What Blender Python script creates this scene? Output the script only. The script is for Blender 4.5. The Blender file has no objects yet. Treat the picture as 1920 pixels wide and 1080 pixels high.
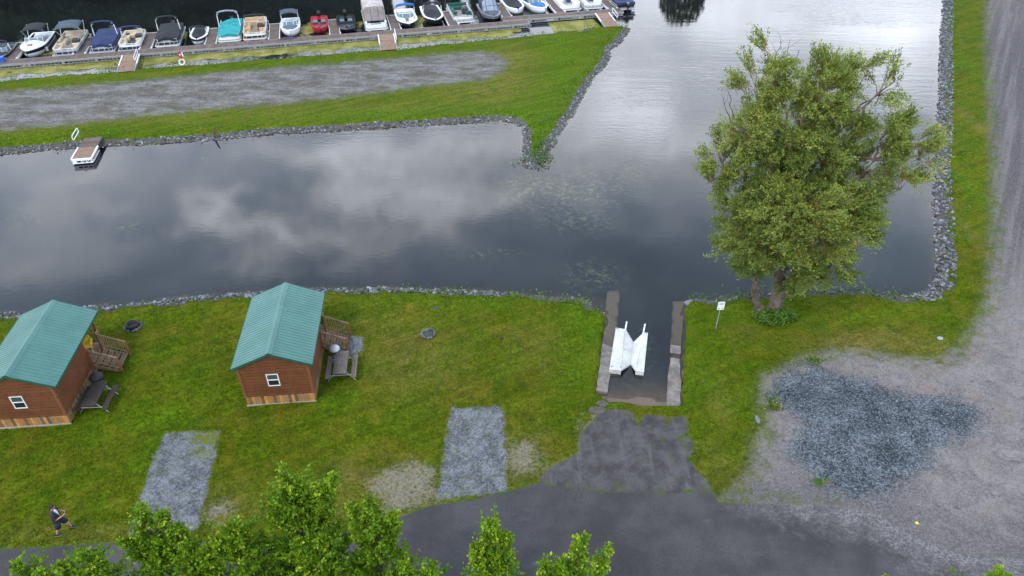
import bpy, math, random
import numpy as np
from mathutils import Vector, Matrix

# ------------------------------------------------------------------ camera, sky, sun, exposure
scene = bpy.context.scene
FP, PITCH, CAMH = 1380.0, math.radians(37.8), 27.5
WZ = -0.45                                   # water level (lawn is z = 0)
cam_d = bpy.data.cameras.new('camera')
cam = bpy.data.objects.new('camera', cam_d)
scene.collection.objects.link(cam)
cam.location = (0, 0, CAMH)
cam.rotation_euler = (math.radians(90) - PITCH, 0, 0)
cam_d.sensor_width = 36.0
cam_d.lens = FP / 1920 * 36.0
cam_d.clip_end = 3000
scene.camera = cam
scene.view_settings.view_transform = 'Standard'
scene.view_settings.look = 'None'
scene.view_settings.exposure = 0.0
scene.view_settings.gamma = 1.0

SUN_EL, SUN_AZ = math.radians(52), math.radians(215)   # azimuth from +Y clockwise
sd_ = bpy.data.lights.new('sun', 'SUN')
sd_.energy = 2.5
sd_.angle = math.radians(16)
sd_.color = (1.0, 0.96, 0.9)
sun = bpy.data.objects.new('sun', sd_)
scene.collection.objects.link(sun)
sdir = Vector((math.sin(SUN_AZ) * math.cos(SUN_EL), math.cos(SUN_AZ) * math.cos(SUN_EL), math.sin(SUN_EL)))
sun.rotation_euler = sdir.to_track_quat('Z', 'Y').to_euler()

_s, _c = math.sin(PITCH), math.cos(PITCH)
def P(x, y, z=0.0):
    """photo pixel (1920 wide) on the horizontal plane z -> world point"""
    dx = (x - 960) / FP; dy = (y - 540) / FP
    d = (dx, _c - dy * _s, -_s - dy * _c); t = (z - CAMH) / d[2]
    return Vector((d[0] * t, d[1] * t, z))
def Q(x, y, Y):
    """photo pixel at world depth Y -> world point"""
    dx = (x - 960) / FP; dy = (y - 540) / FP
    d = (dx, _c - dy * _s, -_s - dy * _c); t = Y / d[1]
    return Vector((d[0] * t, Y, CAMH + d[2] * t))

# ------------------------------------------------------------------ node helper
class NT:
    def __init__(s, tree):
        s.t = tree; s.nodes = tree.nodes; s.links = tree.links
    def n(s, typ, ins=None, **props):
        nd = s.nodes.new(typ)
        for k, v in props.items(): setattr(nd, k, v)
        for k, v in (ins or {}).items():
            sk = nd.inputs[k]
            if isinstance(v, bpy.types.NodeSocket): s.links.new(v, sk)
            elif v is not None: sk.default_value = v
        return nd
    def m(s, op, a, b=None, c=None, clamp=False):
        d = {0: a}
        if b is not None: d[1] = b
        if c is not None: d[2] = c
        return s.n('ShaderNodeMath', d, operation=op, use_clamp=clamp).outputs[0]
    def noise(s, vec, scale, detail=4, rough=0.55, dist=0.0, out=0):
        return s.n('ShaderNodeTexNoise', {'Vector': vec, 'Scale': scale, 'Detail': detail, 'Roughness': rough, 'Distortion': dist}).outputs[out]
    def mix(s, f, a, b, blend='MIX'):
        def cc(v): return (v[0], v[1], v[2], 1) if isinstance(v, tuple) else v
        nd = s.n('ShaderNodeMix', data_type='RGBA', blend_type=blend)
        for i, v in ((0, f), (6, cc(a)), (7, cc(b))):
            if isinstance(v, bpy.types.NodeSocket): s.links.new(v, nd.inputs[i])
            else: nd.inputs[i].default_value = v
        return nd.outputs[2]
    def ss(s, v, lo, hi, a=0.0, b=1.0):
        return s.n('ShaderNodeMapRange', {0: v, 1: lo, 2: hi, 3: a, 4: b}, interpolation_type='SMOOTHSTEP').outputs[0]
    def attr(s, name):
        return s.n('ShaderNodeAttribute', attribute_name=name).outputs['Fac']
    def vscale(s, vec, sc):
        return s.n('ShaderNodeVectorMath', {0: vec, 1: sc}, operation='MULTIPLY').outputs[0]
    def bump(s, h, strength=0.5, dist=0.02):
        return s.n('ShaderNodeBump', {'Height': h, 'Strength': strength, 'Distance': dist}).outputs[0]

MATS = {}
def newmat(name):
    m = bpy.data.materials.new(name); m.use_nodes = True
    g = NT(m.node_tree); bs = m.node_tree.nodes['Principled BSDF']
    MATS[name] = m
    return m, g, bs
def setb(g, bs, **kw):
    for k, v in kw.items():
        k = {'color': 'Base Color', 'rough': 'Roughness', 'metal': 'Metallic', 'normal': 'Normal', 'spec': 'Specular IOR Level', 'coat': 'Coat Weight'}[k]
        if isinstance(v, bpy.types.NodeSocket): g.links.new(v, bs.inputs[k])
        elif isinstance(v, tuple): bs.inputs[k].default_value = (v[0], v[1], v[2], 1)
        else: bs.inputs[k].default_value = v

def simple(name, col, rough=0.6, metal=0.0, var=0.25, scale=6.0, bump=0.0, spec=0.5):
    """plain coloured material with some dirt and wear variation"""
    m, g, bs = newmat(name)
    co = g.n('ShaderNodeTexCoord').outputs['Object']
    n1 = g.noise(co, scale, 5, 0.65)
    f = g.ss(n1, 0.3, 0.7)
    c = g.mix(f, tuple(x * (1 - var) for x in col), tuple(min(1, x * (1 + var * .5)) for x in col))
    n2 = g.noise(co, scale * 6, 3)
    r = g.m('ADD', g.m('MULTIPLY', n2, 0.2), rough - 0.1, clamp=True)
    setb(g, bs, color=c, rough=r, metal=metal, spec=spec)
    if bump: setb(g, bs, normal=g.bump(n2, bump, 0.02))
    return m

# ------------------------------------------------------------------ sky (overcast, procedural clouds on a high layer)
world = bpy.data.worlds.new('World'); scene.world = world; world.use_nodes = True
g = NT(world.node_tree)
bg = world.node_tree.nodes['Background']
STR = 0.1
sky = g.n('ShaderNodeTexSky', sky_type='NISHITA', sun_disc=False, sun_elevation=SUN_EL, sun_rotation=SUN_AZ)
gen = g.n('ShaderNodeTexCoord').outputs['Generated']
dirn = g.n('ShaderNodeVectorMath', {0: gen}, operation='NORMALIZE').outputs[0]
sep = g.n('ShaderNodeSeparateXYZ', {0: dirn})
zc = g.m('MAXIMUM', sep.outputs[2], 0.05)
px_ = g.m('DIVIDE', sep.outputs[0], zc); py_ = g.m('DIVIDE', sep.outputs[1], zc)
pv = g.n('ShaderNodeCombineXYZ', {0: px_, 1: py_, 2: 0.0}).outputs[0]
wn = g.noise(pv, 3.0, 7, 0.62, out=1)
off = g.n('ShaderNodeVectorMath', {0: wn, 1: (0.5, 0.5, 0.5)}, operation='SUBTRACT').outputs[0]
pd = g.n('ShaderNodeVectorMath', {0: pv, 1: g.vscale(off, (0.75, 0.75, 0.0))}, operation='ADD').outputs[0]
low = g.noise(g.vscale(pv, (1, 1.3, 1)), 1.1, 4, 0.5)
# base brightness: dull ceiling, brighter towards the horizon
elev = sep.outputs[2]
base = g.ss(elev, 0.70, 0.30, 1.3, 2.7)
base = g.m('MULTIPLY', base, g.ss(elev, 0.72, 0.95, 1.0, 0.85))
base = g.m('MULTIPLY', base, g.ss(low, 0.3, 0.7, 0.75, 1.25))
SKY_BLOBS = [  # cloud gaps: photo spot where each one is mirrored, half size, brightness
    (700, 325, 120, 60, 3.2), (830, 390, 110, 50, 2.8), (430, 412, 85, 34, 3.2), (560, 440, 130, 32, 2.6), (930, 385, 80, 40, 1.6), (640, 380, 120, 40, 1.0), (30, 500, 80, 40, .7),
    (600, 285, 130, 30, 1.8), (900, 255, 110, 36, 2.8), (1220, 250, 170, 100, 2.2), (1120, 190, 120, 80, 1.4),
    (1250, 70, 200, 90, 1.5), (1700, 60, 150, 70, 1.7), (1725, 185, 60, 36, 2.6), (1480, 20, 200, 50, 1.6),
    (120, 350, 120, 50, 1.0), (90, 470, 140, 50, 1.0), (1000, 330, 120, 60, 0.9), (760, 470, 120, 40, 0.6),
    (700, 20, 220, 50, 1.6)]
tot = base
for (bx, by, rx, ry, amp) in SKY_BLOBS:
    c0 = P(bx, by, WZ); a_ = P(bx + rx, by, WZ); b1 = P(bx, by - ry, WZ); b2 = P(bx, by + ry, WZ)
    k = CAMH - WZ
    sx = k / abs(a_.x - c0.x); sy = k / (abs(b1.y - b2.y) / 2)
    v = g.n('ShaderNodeVectorMath', {0: pd, 1: (c0.x / k, c0.y / k, 0)}, operation='SUBTRACT').outputs[0]
    v = g.vscale(v, (sx, sy, 0))
    ln = g.n('ShaderNodeVectorMath', {0: v}, operation='LENGTH').outputs['Value']
    acc = g.ss(ln, 1.7, 0.15, 0.0, amp); tot = acc if tot is base else g.m('ADD', tot, acc)
wisp = g.noise(pd, 6.5, 7, 0.6)
tot = g.m('ADD', base, g.m('MULTIPLY', tot, g.ss(wisp, 0.34, 0.62, 0.55, 1.15)))
tot = g.m('MULTIPLY', tot, g.ss(g.noise(pd, 2.6, 6, .6), .3, .7, .80, 1.18))
cloudcol = g.mix(g.ss(tot, 1.0, 3.5), (0.72, 0.93, 1.26), (0.93, 0.98, 1.08))
cl = g.n('ShaderNodeVectorMath', {0: cloudcol, 'Scale': g.m('DIVIDE', tot, STR)}, operation='SCALE').outputs[0]
below = g.ss(elev, -0.02, 0.03)
cl2 = g.mix(below, (0.6, 0.7, 0.8), cl)
fin = g.mix(0.93, sky.outputs[0], cl2)
g.links.new(fin, bg.inputs[0]); bg.inputs[1].default_value = STR

# ------------------------------------------------------------------ mesh helpers
rnd = random.Random(7)
C = scene.collection
def link(o, parent=None):
    C.objects.link(o)
    if parent is not None: o.parent = parent
    return o
def tag(o, label=None, cat=None, group=None, kind=None):
    if label: o['label'] = label
    if cat: o['category'] = cat
    if group: o['group'] = group
    if kind: o['kind'] = kind
    return o
def thing(name, label, cat, loc=(0, 0, 0), rz=0.0, group=None):
    o = bpy.data.objects.new(name, None); link(o)
    o.location = loc; o.rotation_euler = (0, 0, rz); o.empty_display_size = 0.3
    return tag(o, label, cat, group)
def fastmesh(name, V, F, attrs=None, smooth=False, nside=None):
    """V (n,3) array, F (m,k) array"""
    me = bpy.data.meshes.new(name)
    V = np.asarray(V, np.float32); F = np.asarray(F, np.int32)
    k = F.shape[1]
    me.vertices.add(len(V)); me.vertices.foreach_set('co', V.ravel())
    me.loops.add(F.size); me.polygons.add(len(F))
    me.loops.foreach_set('vertex_index', F.ravel())
    me.polygons.foreach_set('loop_start', np.arange(len(F), dtype=np.int32) * k)
    me.polygons.foreach_set('use_smooth', np.full(len(F), smooth))
    me.update(calc_edges=True)
    for an, av in (attrs or {}).items():
        at = me.attributes.new(an, 'FLOAT', 'POINT'); at.data.foreach_set('value', np.asarray(av, np.float32))
    return me
def mobj(name, me, mat, parent=None):
    o = bpy.data.objects.new(name, me)
    if mat is not None: me.materials.append(MATS[mat] if isinstance(mat, str) else mat)
    return link(o, parent)

class M:
    def __init__(s): s.v = []; s.f = []
    def add(s, vs, fs):
        b = len(s.v); s.v += [tuple(v) for v in vs]; s.f += [tuple(b + i for i in f) for f in fs]
        return s
    def box(s, c, d, rz=0.0, rx=0.0, ry=0.0, taper=1.0):
        R = Matrix.Rotation(rz, 3, 'Z') @ Matrix.Rotation(ry, 3, 'Y') @ Matrix.Rotation(rx, 3, 'X')
        vs = []
        for z in (-1, 1):
            t = taper if z > 0 else 1
            for x, y in ((-1, -1), (1, -1), (1, 1), (-1, 1)):
                vs.append(R @ Vector((x * d[0] / 2 * t, y * d[1] / 2 * t, z * d[2] / 2)) + Vector(c))
        return s.add(vs, [(0, 3, 2, 1), (4, 5, 6, 7), (0, 1, 5, 4), (1, 2, 6, 5), (2, 3, 7, 6), (3, 0, 4, 7)])
    def b2(s, x0, x1, y0, y1, z0, z1):
        return s.box(((x0 + x1) / 2, (y0 + y1) / 2, (z0 + z1) / 2), (abs(x1 - x0), abs(y1 - y0), abs(z1 - z0)))
    def pad(s, x0, x1, y0, y1, z0, z1, r=0.05):
        """cushion: box with a chamfered top edge"""
        r = min(r, (x1 - x0) / 2.2, (y1 - y0) / 2.2)
        vs = []
        for z, i in ((z0, 0), (z1 - r * .8, 0), (z1, r)):
            vs += [(x0 + i, y0 + i, z), (x1 - i, y0 + i, z), (x1 - i, y1 - i, z), (x0 + i, y1 - i, z)]
        fs = [(0, 3, 2, 1), (8, 9, 10, 11)]
        for l in (0, 4):
            for i in range(4):
                j = (i + 1) % 4; fs.append((l + i, l + j, l + 4 + j, l + 4 + i))
        return s.add(vs, fs)
    def ring_loft(s, rings, closed=True, cap=True):
        n = len(rings[0]); b = []
        vs = [p for r in rings for p in r]; fs = []
        for i in range(len(rings) - 1):
            for j in range(n if closed else n - 1):
                k = (j + 1) % n
                fs.append((i * n + j, i * n + k, (i + 1) * n + k, (i + 1) * n + j))
        if cap and closed:
            fs.append(tuple(reversed(range(n)))); fs.append(tuple(range((len(rings) - 1) * n, len(rings) * n)))
        return s.add(vs, fs)
    def path(s, pts, r, n=6, r1=None):
        pts = [Vector(p) for p in pts]; rings = []
        N = len(pts)
        for i, p in enumerate(pts):
            d = (pts[min(i + 1, N - 1)] - pts[max(i - 1, 0)])
            if d.length < 1e-6: d = Vector((0, 0, 1))
            d.normalize()
            up = Vector((0, 0, 1)) if abs(d.z) < 0.9 else Vector((1, 0, 0))
            a = d.cross(up).normalized(); b = d.cross(a).normalized()
            if isinstance(r, (list, tuple)): rr = r[i]
            else: rr = r if r1 is None else r + (r1 - r) * i / max(1, N - 1)
            rings.append([p + a * (rr * math.cos(t * 2 * math.pi / n)) + b * (rr * math.sin(t * 2 * math.pi / n)) for t in range(n)])
        return s.ring_loft(rings)
    def prism(s, poly, z0, z1):
        n = len(poly)
        vs = [(p[0], p[1], z0) for p in poly] + [(p[0], p[1], z1) for p in poly]
        fs = [tuple(reversed(range(n))), tuple(range(n, 2 * n))] + [(i, (i + 1) % n, n + (i + 1) % n, n + i) for i in range(n)]
        return s.add(vs, fs)
    def lathe(s, prof, c=(0, 0, 0), n=16, squash=1.0):
        rings = [[(c[0] + r * math.cos(t * 2 * math.pi / n), c[1] + squash * r * math.sin(t * 2 * math.pi / n), c[2] + z) for t in range(n)] for r, z in prof]
        return s.ring_loft(rings)
    def torus(s, c, R, r, n=20, m=8, Rm=None):
        vs = []; fs = []
        for i in range(n):
            a = i * 2 * math.pi / n
            for j in range(m):
                b = j * 2 * math.pi / m
                p = Vector(((R + r * math.cos(b)) * math.cos(a), (R + r * math.cos(b)) * math.sin(a), r * math.sin(b)))
                if Rm is not None: p = Rm @ p
                vs.append(p + Vector(c))
                fs.append((i * m + j, ((i + 1) % n) * m + j, ((i + 1) % n) * m + (j + 1) % m, i * m + (j + 1) % m))
        return s.add(vs, fs)
    def grid(s, fn, nu, nv):
        vs = [fn(i / nu, j / nv) for i in range(nu + 1) for j in range(nv + 1)]
        fs = [(i * (nv + 1) + j, (i + 1) * (nv + 1) + j, (i + 1) * (nv + 1) + j + 1, i * (nv + 1) + j + 1) for i in range(nu) for j in range(nv)]
        return s.add(vs, fs)
    def build(s, name, mat, parent=None, smooth=False, label=None):
        me = bpy.data.meshes.new(name); me.from_pydata(s.v, [], s.f); me.update()
        if smooth:
            me.polygons.foreach_set('use_smooth', [True] * len(me.polygons))
        o = mobj(name, me, mat, parent)
        if label: o['label'] = label
        return o

def pinpoly(X, Y, poly):
    inside = np.zeros(X.shape, bool); n = len(poly)
    for i in range(n):
        x0, y0 = poly[i]; x1, y1 = poly[(i + 1) % n]
        if y0 == y1: continue
        c = ((y0 > Y) != (y1 > Y)) & (X < (x1 - x0) * (Y - y0) / (y1 - y0) + x0)
        inside ^= c
    return inside
def polysd(X, Y, poly):
    """signed distance, positive inside"""
    d = np.full(X.shape, 1e9); n = len(poly)
    for i in range(n):
        x0, y0 = poly[i]; x1, y1 = poly[(i + 1) % n]
        ex, ey = x1 - x0, y1 - y0; L = ex * ex + ey * ey + 1e-12
        t = np.clip(((X - x0) * ex + (Y - y0) * ey) / L, 0, 1)
        d = np.minimum(d, (X - x0 - t * ex) ** 2 + (Y - y0 - t * ey) ** 2)
    d = np.sqrt(d)
    return np.where(pinpoly(X, Y, poly), d, -d)
def W2(pts, z=0.0):
    return [(P(x, y, z).x, P(x, y, z).y) for x, y in pts]
# ------------------------------------------------------------------ the lie of the land
def extend(p, q, x):   # along the line q->p out to x
    t = (x - p[0]) / (p[0] - q[0]); return (x, p[1] + (p[1] - q[1]) * t)
south = W2([(0, 588), (60, 585), (160, 574), (240, 570), (330, 562), (400, 553), (470, 549), (600, 541), (680, 541), (730, 541),
            (860, 545), (960, 549), (1030, 555), (1066, 556), (1092, 558), (1108, 566), (1122, 582), (1135, 598)], WZ)
slipL = W2([(1134, 612), (1121, 720), (1118, 742)], WZ)
slipB = W2([(1140, 757), (1200, 764), (1250, 766), (1277, 765)], WZ)
slipR = W2([(1281, 660), (1284, 590)], WZ)
nook = W2([(1290, 570), (1312, 563), (1340, 566), (1362, 559), (1392, 553), (1430, 553), (1480, 546), (1514, 545), (1581, 543),
           (1625, 549), (1659, 554), (1709, 557), (1742, 545), (1755, 512), (1757, 470), (1753, 429), (1752, 395), (1750, 362),
           (1752, 307), (1757, 255), (1759, 207), (1762, 151), (1763, 100), (1766, 40), (1769, 0)], WZ)
e0 = extend(south[0], south[2], -80.0)
mainland = [(-400, -120), (-400, e0[1]), e0] + south + slipL + slipB + slipR + nook + [(62, 125), (85, 250), (400, 260), (400, -120)]
itop = W2([(0, 154), (104, 143), (208, 136), (260, 130), (400, 120), (484, 113.5), (588, 104), (692, 96), (745, 94), (780, 88.5),
           (875, 79), (989, 69), (1035, 63), (1076, 58), (1088, 60), (1104, 53), (1136, 50.4), (1170, 49), (1180.5, 54)], WZ)
iright = W2([(1178, 60), (1161, 86), (1141, 95), (1147, 103), (1134, 126), (1114, 148), (1098, 173), (1076, 214), (1054, 245),
             (1035, 277), (1020, 302), (995, 318), (983, 302), (980, 280), (982, 255), (974, 239), (963, 231), (938, 227), (900, 229)], WZ)
ibot = W2([(850, 232), (780, 237), (640, 245), (500, 253), (400, 263), (267, 272), (200, 275), (133, 278), (0, 290)], WZ)
ea = extend(itop[0], itop[2], -160.0); eb = extend(ibot[-1], ibot[-3], -160.0)
island = [ea] + itop + iright + ibot + [eb]
farshore = [(-400, 30), (-92, 99), (-17, 99), (2, 112), (50, 150), (55, 420), (-400, 420)]
slip_rect = W2([(1134, 612), (1118, 742), (1140, 757), (1200, 764), (1250, 766), (1277, 765), (1281, 660), (1284, 590)], WZ)

ax = np.concatenate([np.arange(-400, -66, 16.), np.arange(-66, 60, .25), np.arange(60, 401, 16.)])
ay = np.concatenate([np.arange(-120, 13, 7.), np.arange(13, 98, .25), np.arange(98, 421, 14.)])
GX, GY = np.meshgrid(ax, ay, indexing='ij')
NX, NY = GX.shape
sd_main = polysd(GX, GY, mainland); sd_isl = polysd(GX, GY, island); sd_far = polysd(GX, GY, farshore)
sd_land = np.maximum(np.maximum(sd_main, sd_isl), sd_far)
sd_slip = polysd(GX, GY, slip_rect)
def sstep(x): x = np.clip(x, 0, 1); return x * x * (3 - 2 * x)
def vnoise(X, Y, sc, seed):
    r = np.random.RandomState(seed); T = r.rand(64, 64)
    x = X * sc; y = Y * sc; xi = np.floor(x).astype(int); yi = np.floor(y).astype(int)
    fx = sstep(x - xi); fy = sstep(y - yi)
    a = T[xi % 64, yi % 64]; b = T[(xi + 1) % 64, yi % 64]; c = T[xi % 64, (yi + 1) % 64]; d = T[(xi + 1) % 64, (yi + 1) % 64]
    return (a * (1 - fx) + b * fx) * (1 - fy) + (c * (1 - fx) + d * fx) * fy
bw = np.where(sd_slip > -1.2, 0.18, 1.5)
jag = (vnoise(GX, GY, 1.3, 3) - .5) * .5 + (vnoise(GX, GY, 3.1, 4) - .5) * .25
jag = np.where(sd_slip > -1.2, jag * .15, jag)
sdl = sd_land + jag * np.clip(1.5 - np.abs(sd_land) / 2, 0, 1)
GZ = np.where(sdl > 0, WZ + (0 - WZ) * sstep(sdl / bw) ** .8, WZ + np.maximum(sdl * .42, -2.2))
Yb = P(1200, 764, WZ).y
ramp = WZ + .03 - np.clip(GY - Yb, -.3, 12) * .05 - np.clip(GY - Yb - 1.0, 0, 12) * .12
GZ = np.where((sd_slip > 0.0), ramp, GZ)
GZ += (vnoise(GX, GY, .35, 1) - .5) * .10 * (sd_land > 1.5) + (vnoise(GX, GY, 1.7, 2) - .5) * .035
def groundz(x, y):
    i = min(max(np.searchsorted(ax, x) - 1, 0), NX - 2); j = min(max(np.searchsorted(ay, y) - 1, 0), NY - 2)
    u = (x - ax[i]) / (ax[i + 1] - ax[i]); v = (y - ay[j]) / (ay[j + 1] - ay[j])
    return float(GZ[i, j] * (1 - u) * (1 - v) + GZ[i + 1, j] * u * (1 - v) + GZ[i, j + 1] * (1 - u) * v + GZ[i + 1, j + 1] * u * v)

def region(*polys):
    out = np.full(GX.shape, -9.0)
    for p in polys:
        out = np.maximum(out, polysd(GX, GY, p))
    return np.clip(out, -4, 4)
road_top = [(-200, 1042), (0, 1029), (110, 1023), (200, 1018), (480, 1012), (600, 1003), (700, 992), (735, 975), (800, 950), (900, 934), (960, 918), (1008, 905)]
apron = [(1008, 905), (1020, 885), (1045, 868), (1085, 850), (1088, 812), (1112, 788), (1132, 768), (1160, 767), (1185, 775), (1200, 800), (1206, 775), (1240, 780),
         (1258, 800), (1282, 838), (1296, 868), (1325, 905), (1345, 938), (1200, 960)]
asph_w = W2(road_top) + W2([(1120, 920), (1250, 925), (1330, 920), (1350, 945), (1430, 945), (1560, 948), (1650, 966), (1700, 1002), (1800, 1040), (1930, 1052), (2600, 1060)])
# keep the far side of the road at a fixed width behind the first trees
asph_w = asph_w + [(60, 10.5), (20, 10.2), (-8, 10.0), (-60, 7.0)]
A_asph = region(asph_w)
A_apron = region(W2(apron), W2([(1252, 782), (1285, 780), (1292, 812), (1268, 818)]), W2([(1280, 820), (1295, 818), (1303, 850), (1288, 850)]))
A_grav = region(W2([(1850, -40), (1846, 0), (1846, 100), (1852, 200), (1857, 300), (1858, 400), (1852, 500), (1846, 560), (1822, 612), (1795, 650), (1760, 675),
                    (1690, 668), (1620, 655), (1560, 655), (1500, 668), (1470, 690), (1430, 702), (1424, 740), (1432, 790), (1415, 830), (1404, 880), (1375, 915), (1346, 940),
                    (1430, 958), (1560, 965), (1640, 1000), (1690, 1040), (1800, 1080), (1930, 1090), (2700, 1110)]) + [(48, 24.0), (64, 60), (76, 110), (70, 112)])
A_blue = region(W2([(1478, 688), (1530, 690), (1580, 698), (1630, 716), (1690, 740), (1750, 744), (1820, 752), (1842, 788), (1812, 815), (1750, 840), (1738, 872), (1700, 902), (1662, 932),
                    (1600, 934), (1560, 920), (1530, 895), (1490, 862), (1478, 830), (1512, 800), (1500, 785), (1468, 762), (1442, 738)]))
A_pad = region(W2([(845, 764), (943, 762), (950, 925), (818, 937)]), W2([(312, 812), (412, 809), (392, 900), (368, 995), (240, 1005), (262, 930), (288, 862), (303, 838)]),
               W2([(655, 631), (682, 631), (676, 664), (652, 668)]))
A_dirt = region(W2([(705, 885), (780, 862), (822, 876), (820, 940), (740, 968), (690, 920)]), W2([(950, 828), (1003, 828), (1018, 880), (965, 898), (948, 880)]),
                W2([(1090, 800), (1120, 770), (1140, 770), (1110, 830), (1090, 850)]), W2([(380, 950), (430, 935), (440, 965), (390, 985)]))
A_lot = region([extend(P(0, 172)[:2], P(400, 140)[:2], -150)] + W2([(0, 172), (100, 164), (250, 152), (400, 137), (560, 124), (700, 113), (800, 104), (900, 97), (938, 103), (950, 116), (942, 134), (900, 150),
               (800, 160), (700, 176), (560, 190), (400, 204), (250, 220), (100, 236), (0, 246)]) + [extend(P(0, 246)[:2], P(400, 204)[:2], -150)])
def gblob(items):
    out = np.zeros(GX.shape)
    for x, y, rx, ry, a in items:
        c = P(x, y); ex = abs(P(x + rx, y).x - c.x); ey = abs(P(x, y - ry).y - P(x, y + ry).y) / 2
        out += a * np.exp(-((GX - c.x) / ex) ** 2 - ((GY - c.y) / ey) ** 2)
    return np.clip(out, 0, 1)
A_dry = gblob([(730, 640, 150, 60, .5), (780, 700, 80, 50, .5), (960, 120, 60, 40, .9), (880, 170, 120, 25, .6), (500, 200, 400, 18, .6), (200, 222, 300, 14, .5), (700, 900, 110, 40, .9),
               (990, 860, 50, 60, .9), (1350, 880, 40, 60, .6), (1400, 620, 30, 20, .5), (1600, 640, 120, 18, .9), (1700, 650, 90, 40, .7), (620, 970, 140, 30, .7), (150, 1000, 200, 22, .6),
               (1850, 250, 12, 400, .7), (1345, 745, 30, 50, .5), (1010, 650, 60, 60, .4), (560, 590, 40, 30, .3), (1845, 470, 14, 150, .7), (420, 940, 60, 40, .6), (1060, 870, 40, 20, .6), (0, 140, 300, 6, .5)])
A_lush = gblob([(1105, 600, 45, 50, 1), (300, 820, 60, 120, .5), (1085, 700, 60, 60, .5), (1320, 690, 60, 90, .8), (1050, 140, 50, 90, .5), (1000, 240, 40, 60, .7), (900, 200, 120, 16, .5), (700, 215, 300, 12, .6),
                (1390, 590, 60, 30, .5), (860, 560, 250, 12, .6), (1810, 120, 14, 200, .7), (1815, 350, 14, 200, .8), (460, 730, 50, 40, .5), (640, 750, 60, 40, .5), (170, 800, 80, 50, .4), (1430, 760, 40, 50, .5), (1640, 590, 120, 14, .6)])
A_moss = gblob([(392, 830, 28, 22, 1), (372, 822, 20, 14, .6), (760, 930, 200, 6, .3)])
A_lush = np.clip(A_lush + np.where(sd_isl > 0, .42, 0), 0, 1)
bank = np.where(sd_slip > -1.5, 0, np.clip(1 - np.abs(sdl - .20) / .8, 0, 1))

attrs = {'asph': A_asph, 'apron': A_apron, 'grav': A_grav, 'blue': A_blue, 'pad': A_pad, 'dirt': A_dirt, 'lot': A_lot, 'dry': A_dry, 'moss': A_moss, 'lush': A_lush, 'bank': bank, 'slip': np.clip(sd_slip, -2, 2)}

# ground material: one set of real surface colours, blended along ragged edges
m, g, bs = newmat('ground')
co = g.n('ShaderNodeTexCoord').outputs['Object']
nE = g.noise(co, 1.4, 6, 0.65); nF = g.noise(co, 7.0, 5, 0.7); nH = g.noise(co, 26.0, 3, 0.7); nL = g.noise(co, 0.22, 3, 0.5)
edge = g.m('ADD', g.m('MULTIPLY', g.m('SUBTRACT', nE, 0.5), 1.0), g.m('MULTIPLY', g.m('SUBTRACT', nF, 0.5), 0.55))
def mask(name, w=0.12, k=1.0, off=0.0):
    return g.ss(g.m('ADD', g.m('ADD', g.attr(name), off), g.m('MULTIPLY', edge, k)), -w, w)
# grass: broken-up clumps of greens with straw showing through
tuft = g.noise(g.vscale(co, (1, 1, 1)), 3.2, 6, 0.75)
gr = g.mix(g.ss(tuft, 0.32, 0.68), (0.029, 0.055, 0.0022), (0.097, 0.134, 0.004))
gr = g.mix(g.m('MULTIPLY', g.ss(g.noise(co, 0.5, 5, 0.6), 0.40, 0.68), 0.8), gr, (0.118, 0.102, 0.010))
gr = g.mix(g.m('MULTIPLY', g.ss(g.noise(co, 0.8, 4, 0.6, out=0), 0.48, 0.75), 0.7), gr, (0.020, 0.050, 0.003))
gr = g.mix(g.m('MULTIPLY', g.attr('lush'), 0.75), gr, g.mix(g.ss(tuft, 0.3, 0.7), (0.026, 0.072, 0.0020), (0.088, 0.170, 0.004)))
dry = g.m('MULTIPLY', g.attr('dry'), g.ss(g.noise(co, 1.1, 6, 0.7), 0.30, 0.60))
gr = g.mix(g.m('MULTIPLY', dry, 0.85), gr, g.mix(nF, (0.11, 0.085, 0.02), (0.19, 0.155, 0.05)))
gr = g.mix(g.ss(g.m('MULTIPLY', nL, 1.0), 0.35, 0.65, 0.0, 0.3), gr, (0.05, 0.085, 0.004))
mow = g.noise(g.vscale(g.n('ShaderNodeVectorRotate', {'Vector': co, 'Angle': -.5}, rotation_type='Z_AXIS').outputs[0], (.12, 1.8, 1)), 1.0, 4, .6)
gr = g.mix(1.0, gr, g.mix(g.ss(mow, .35, .65), (.86, .88, .86), (1.14, 1.12, 1.1)), 'MULTIPLY')
gr = g.mix(1.0, gr, g.mix(g.ss(nH, 0.25, 0.75), (0.62, 0.62, 0.6), (1.38, 1.36, 1.3)), 'MULTIPLY')
gr = g.mix(1.0, gr, g.mix(g.ss(nF, 0.3, 0.7), (0.68, 0.68, 0.68), (1.30, 1.30, 1.30)), 'MULTIPLY')
col = gr
# dirt patches
spk = g.n('ShaderNodeTexVoronoi', {'Vector': co, 'Scale': 16.0}).outputs['Color']
spk = g.n('ShaderNodeSeparateColor', {0: spk}).outputs[0]
def grainy(lo, hi, f=None):
    t = g.m('ADD', g.m('MULTIPLY', spk, 0.45), g.m('MULTIPLY', nH, 0.55))
    return g.mix(g.ss(t, 0.25, 0.8), lo, hi)
dirtc = g.mix(nF, grainy((0.10, 0.085, 0.055), (0.26, 0.225, 0.17)), (0.2, 0.18, 0.14))
col = g.mix(g.m('MULTIPLY', mask('dirt', 0.5, 2.4, -0.15), g.ss(nF, 0.3, 0.55)), col, dirtc)
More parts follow.
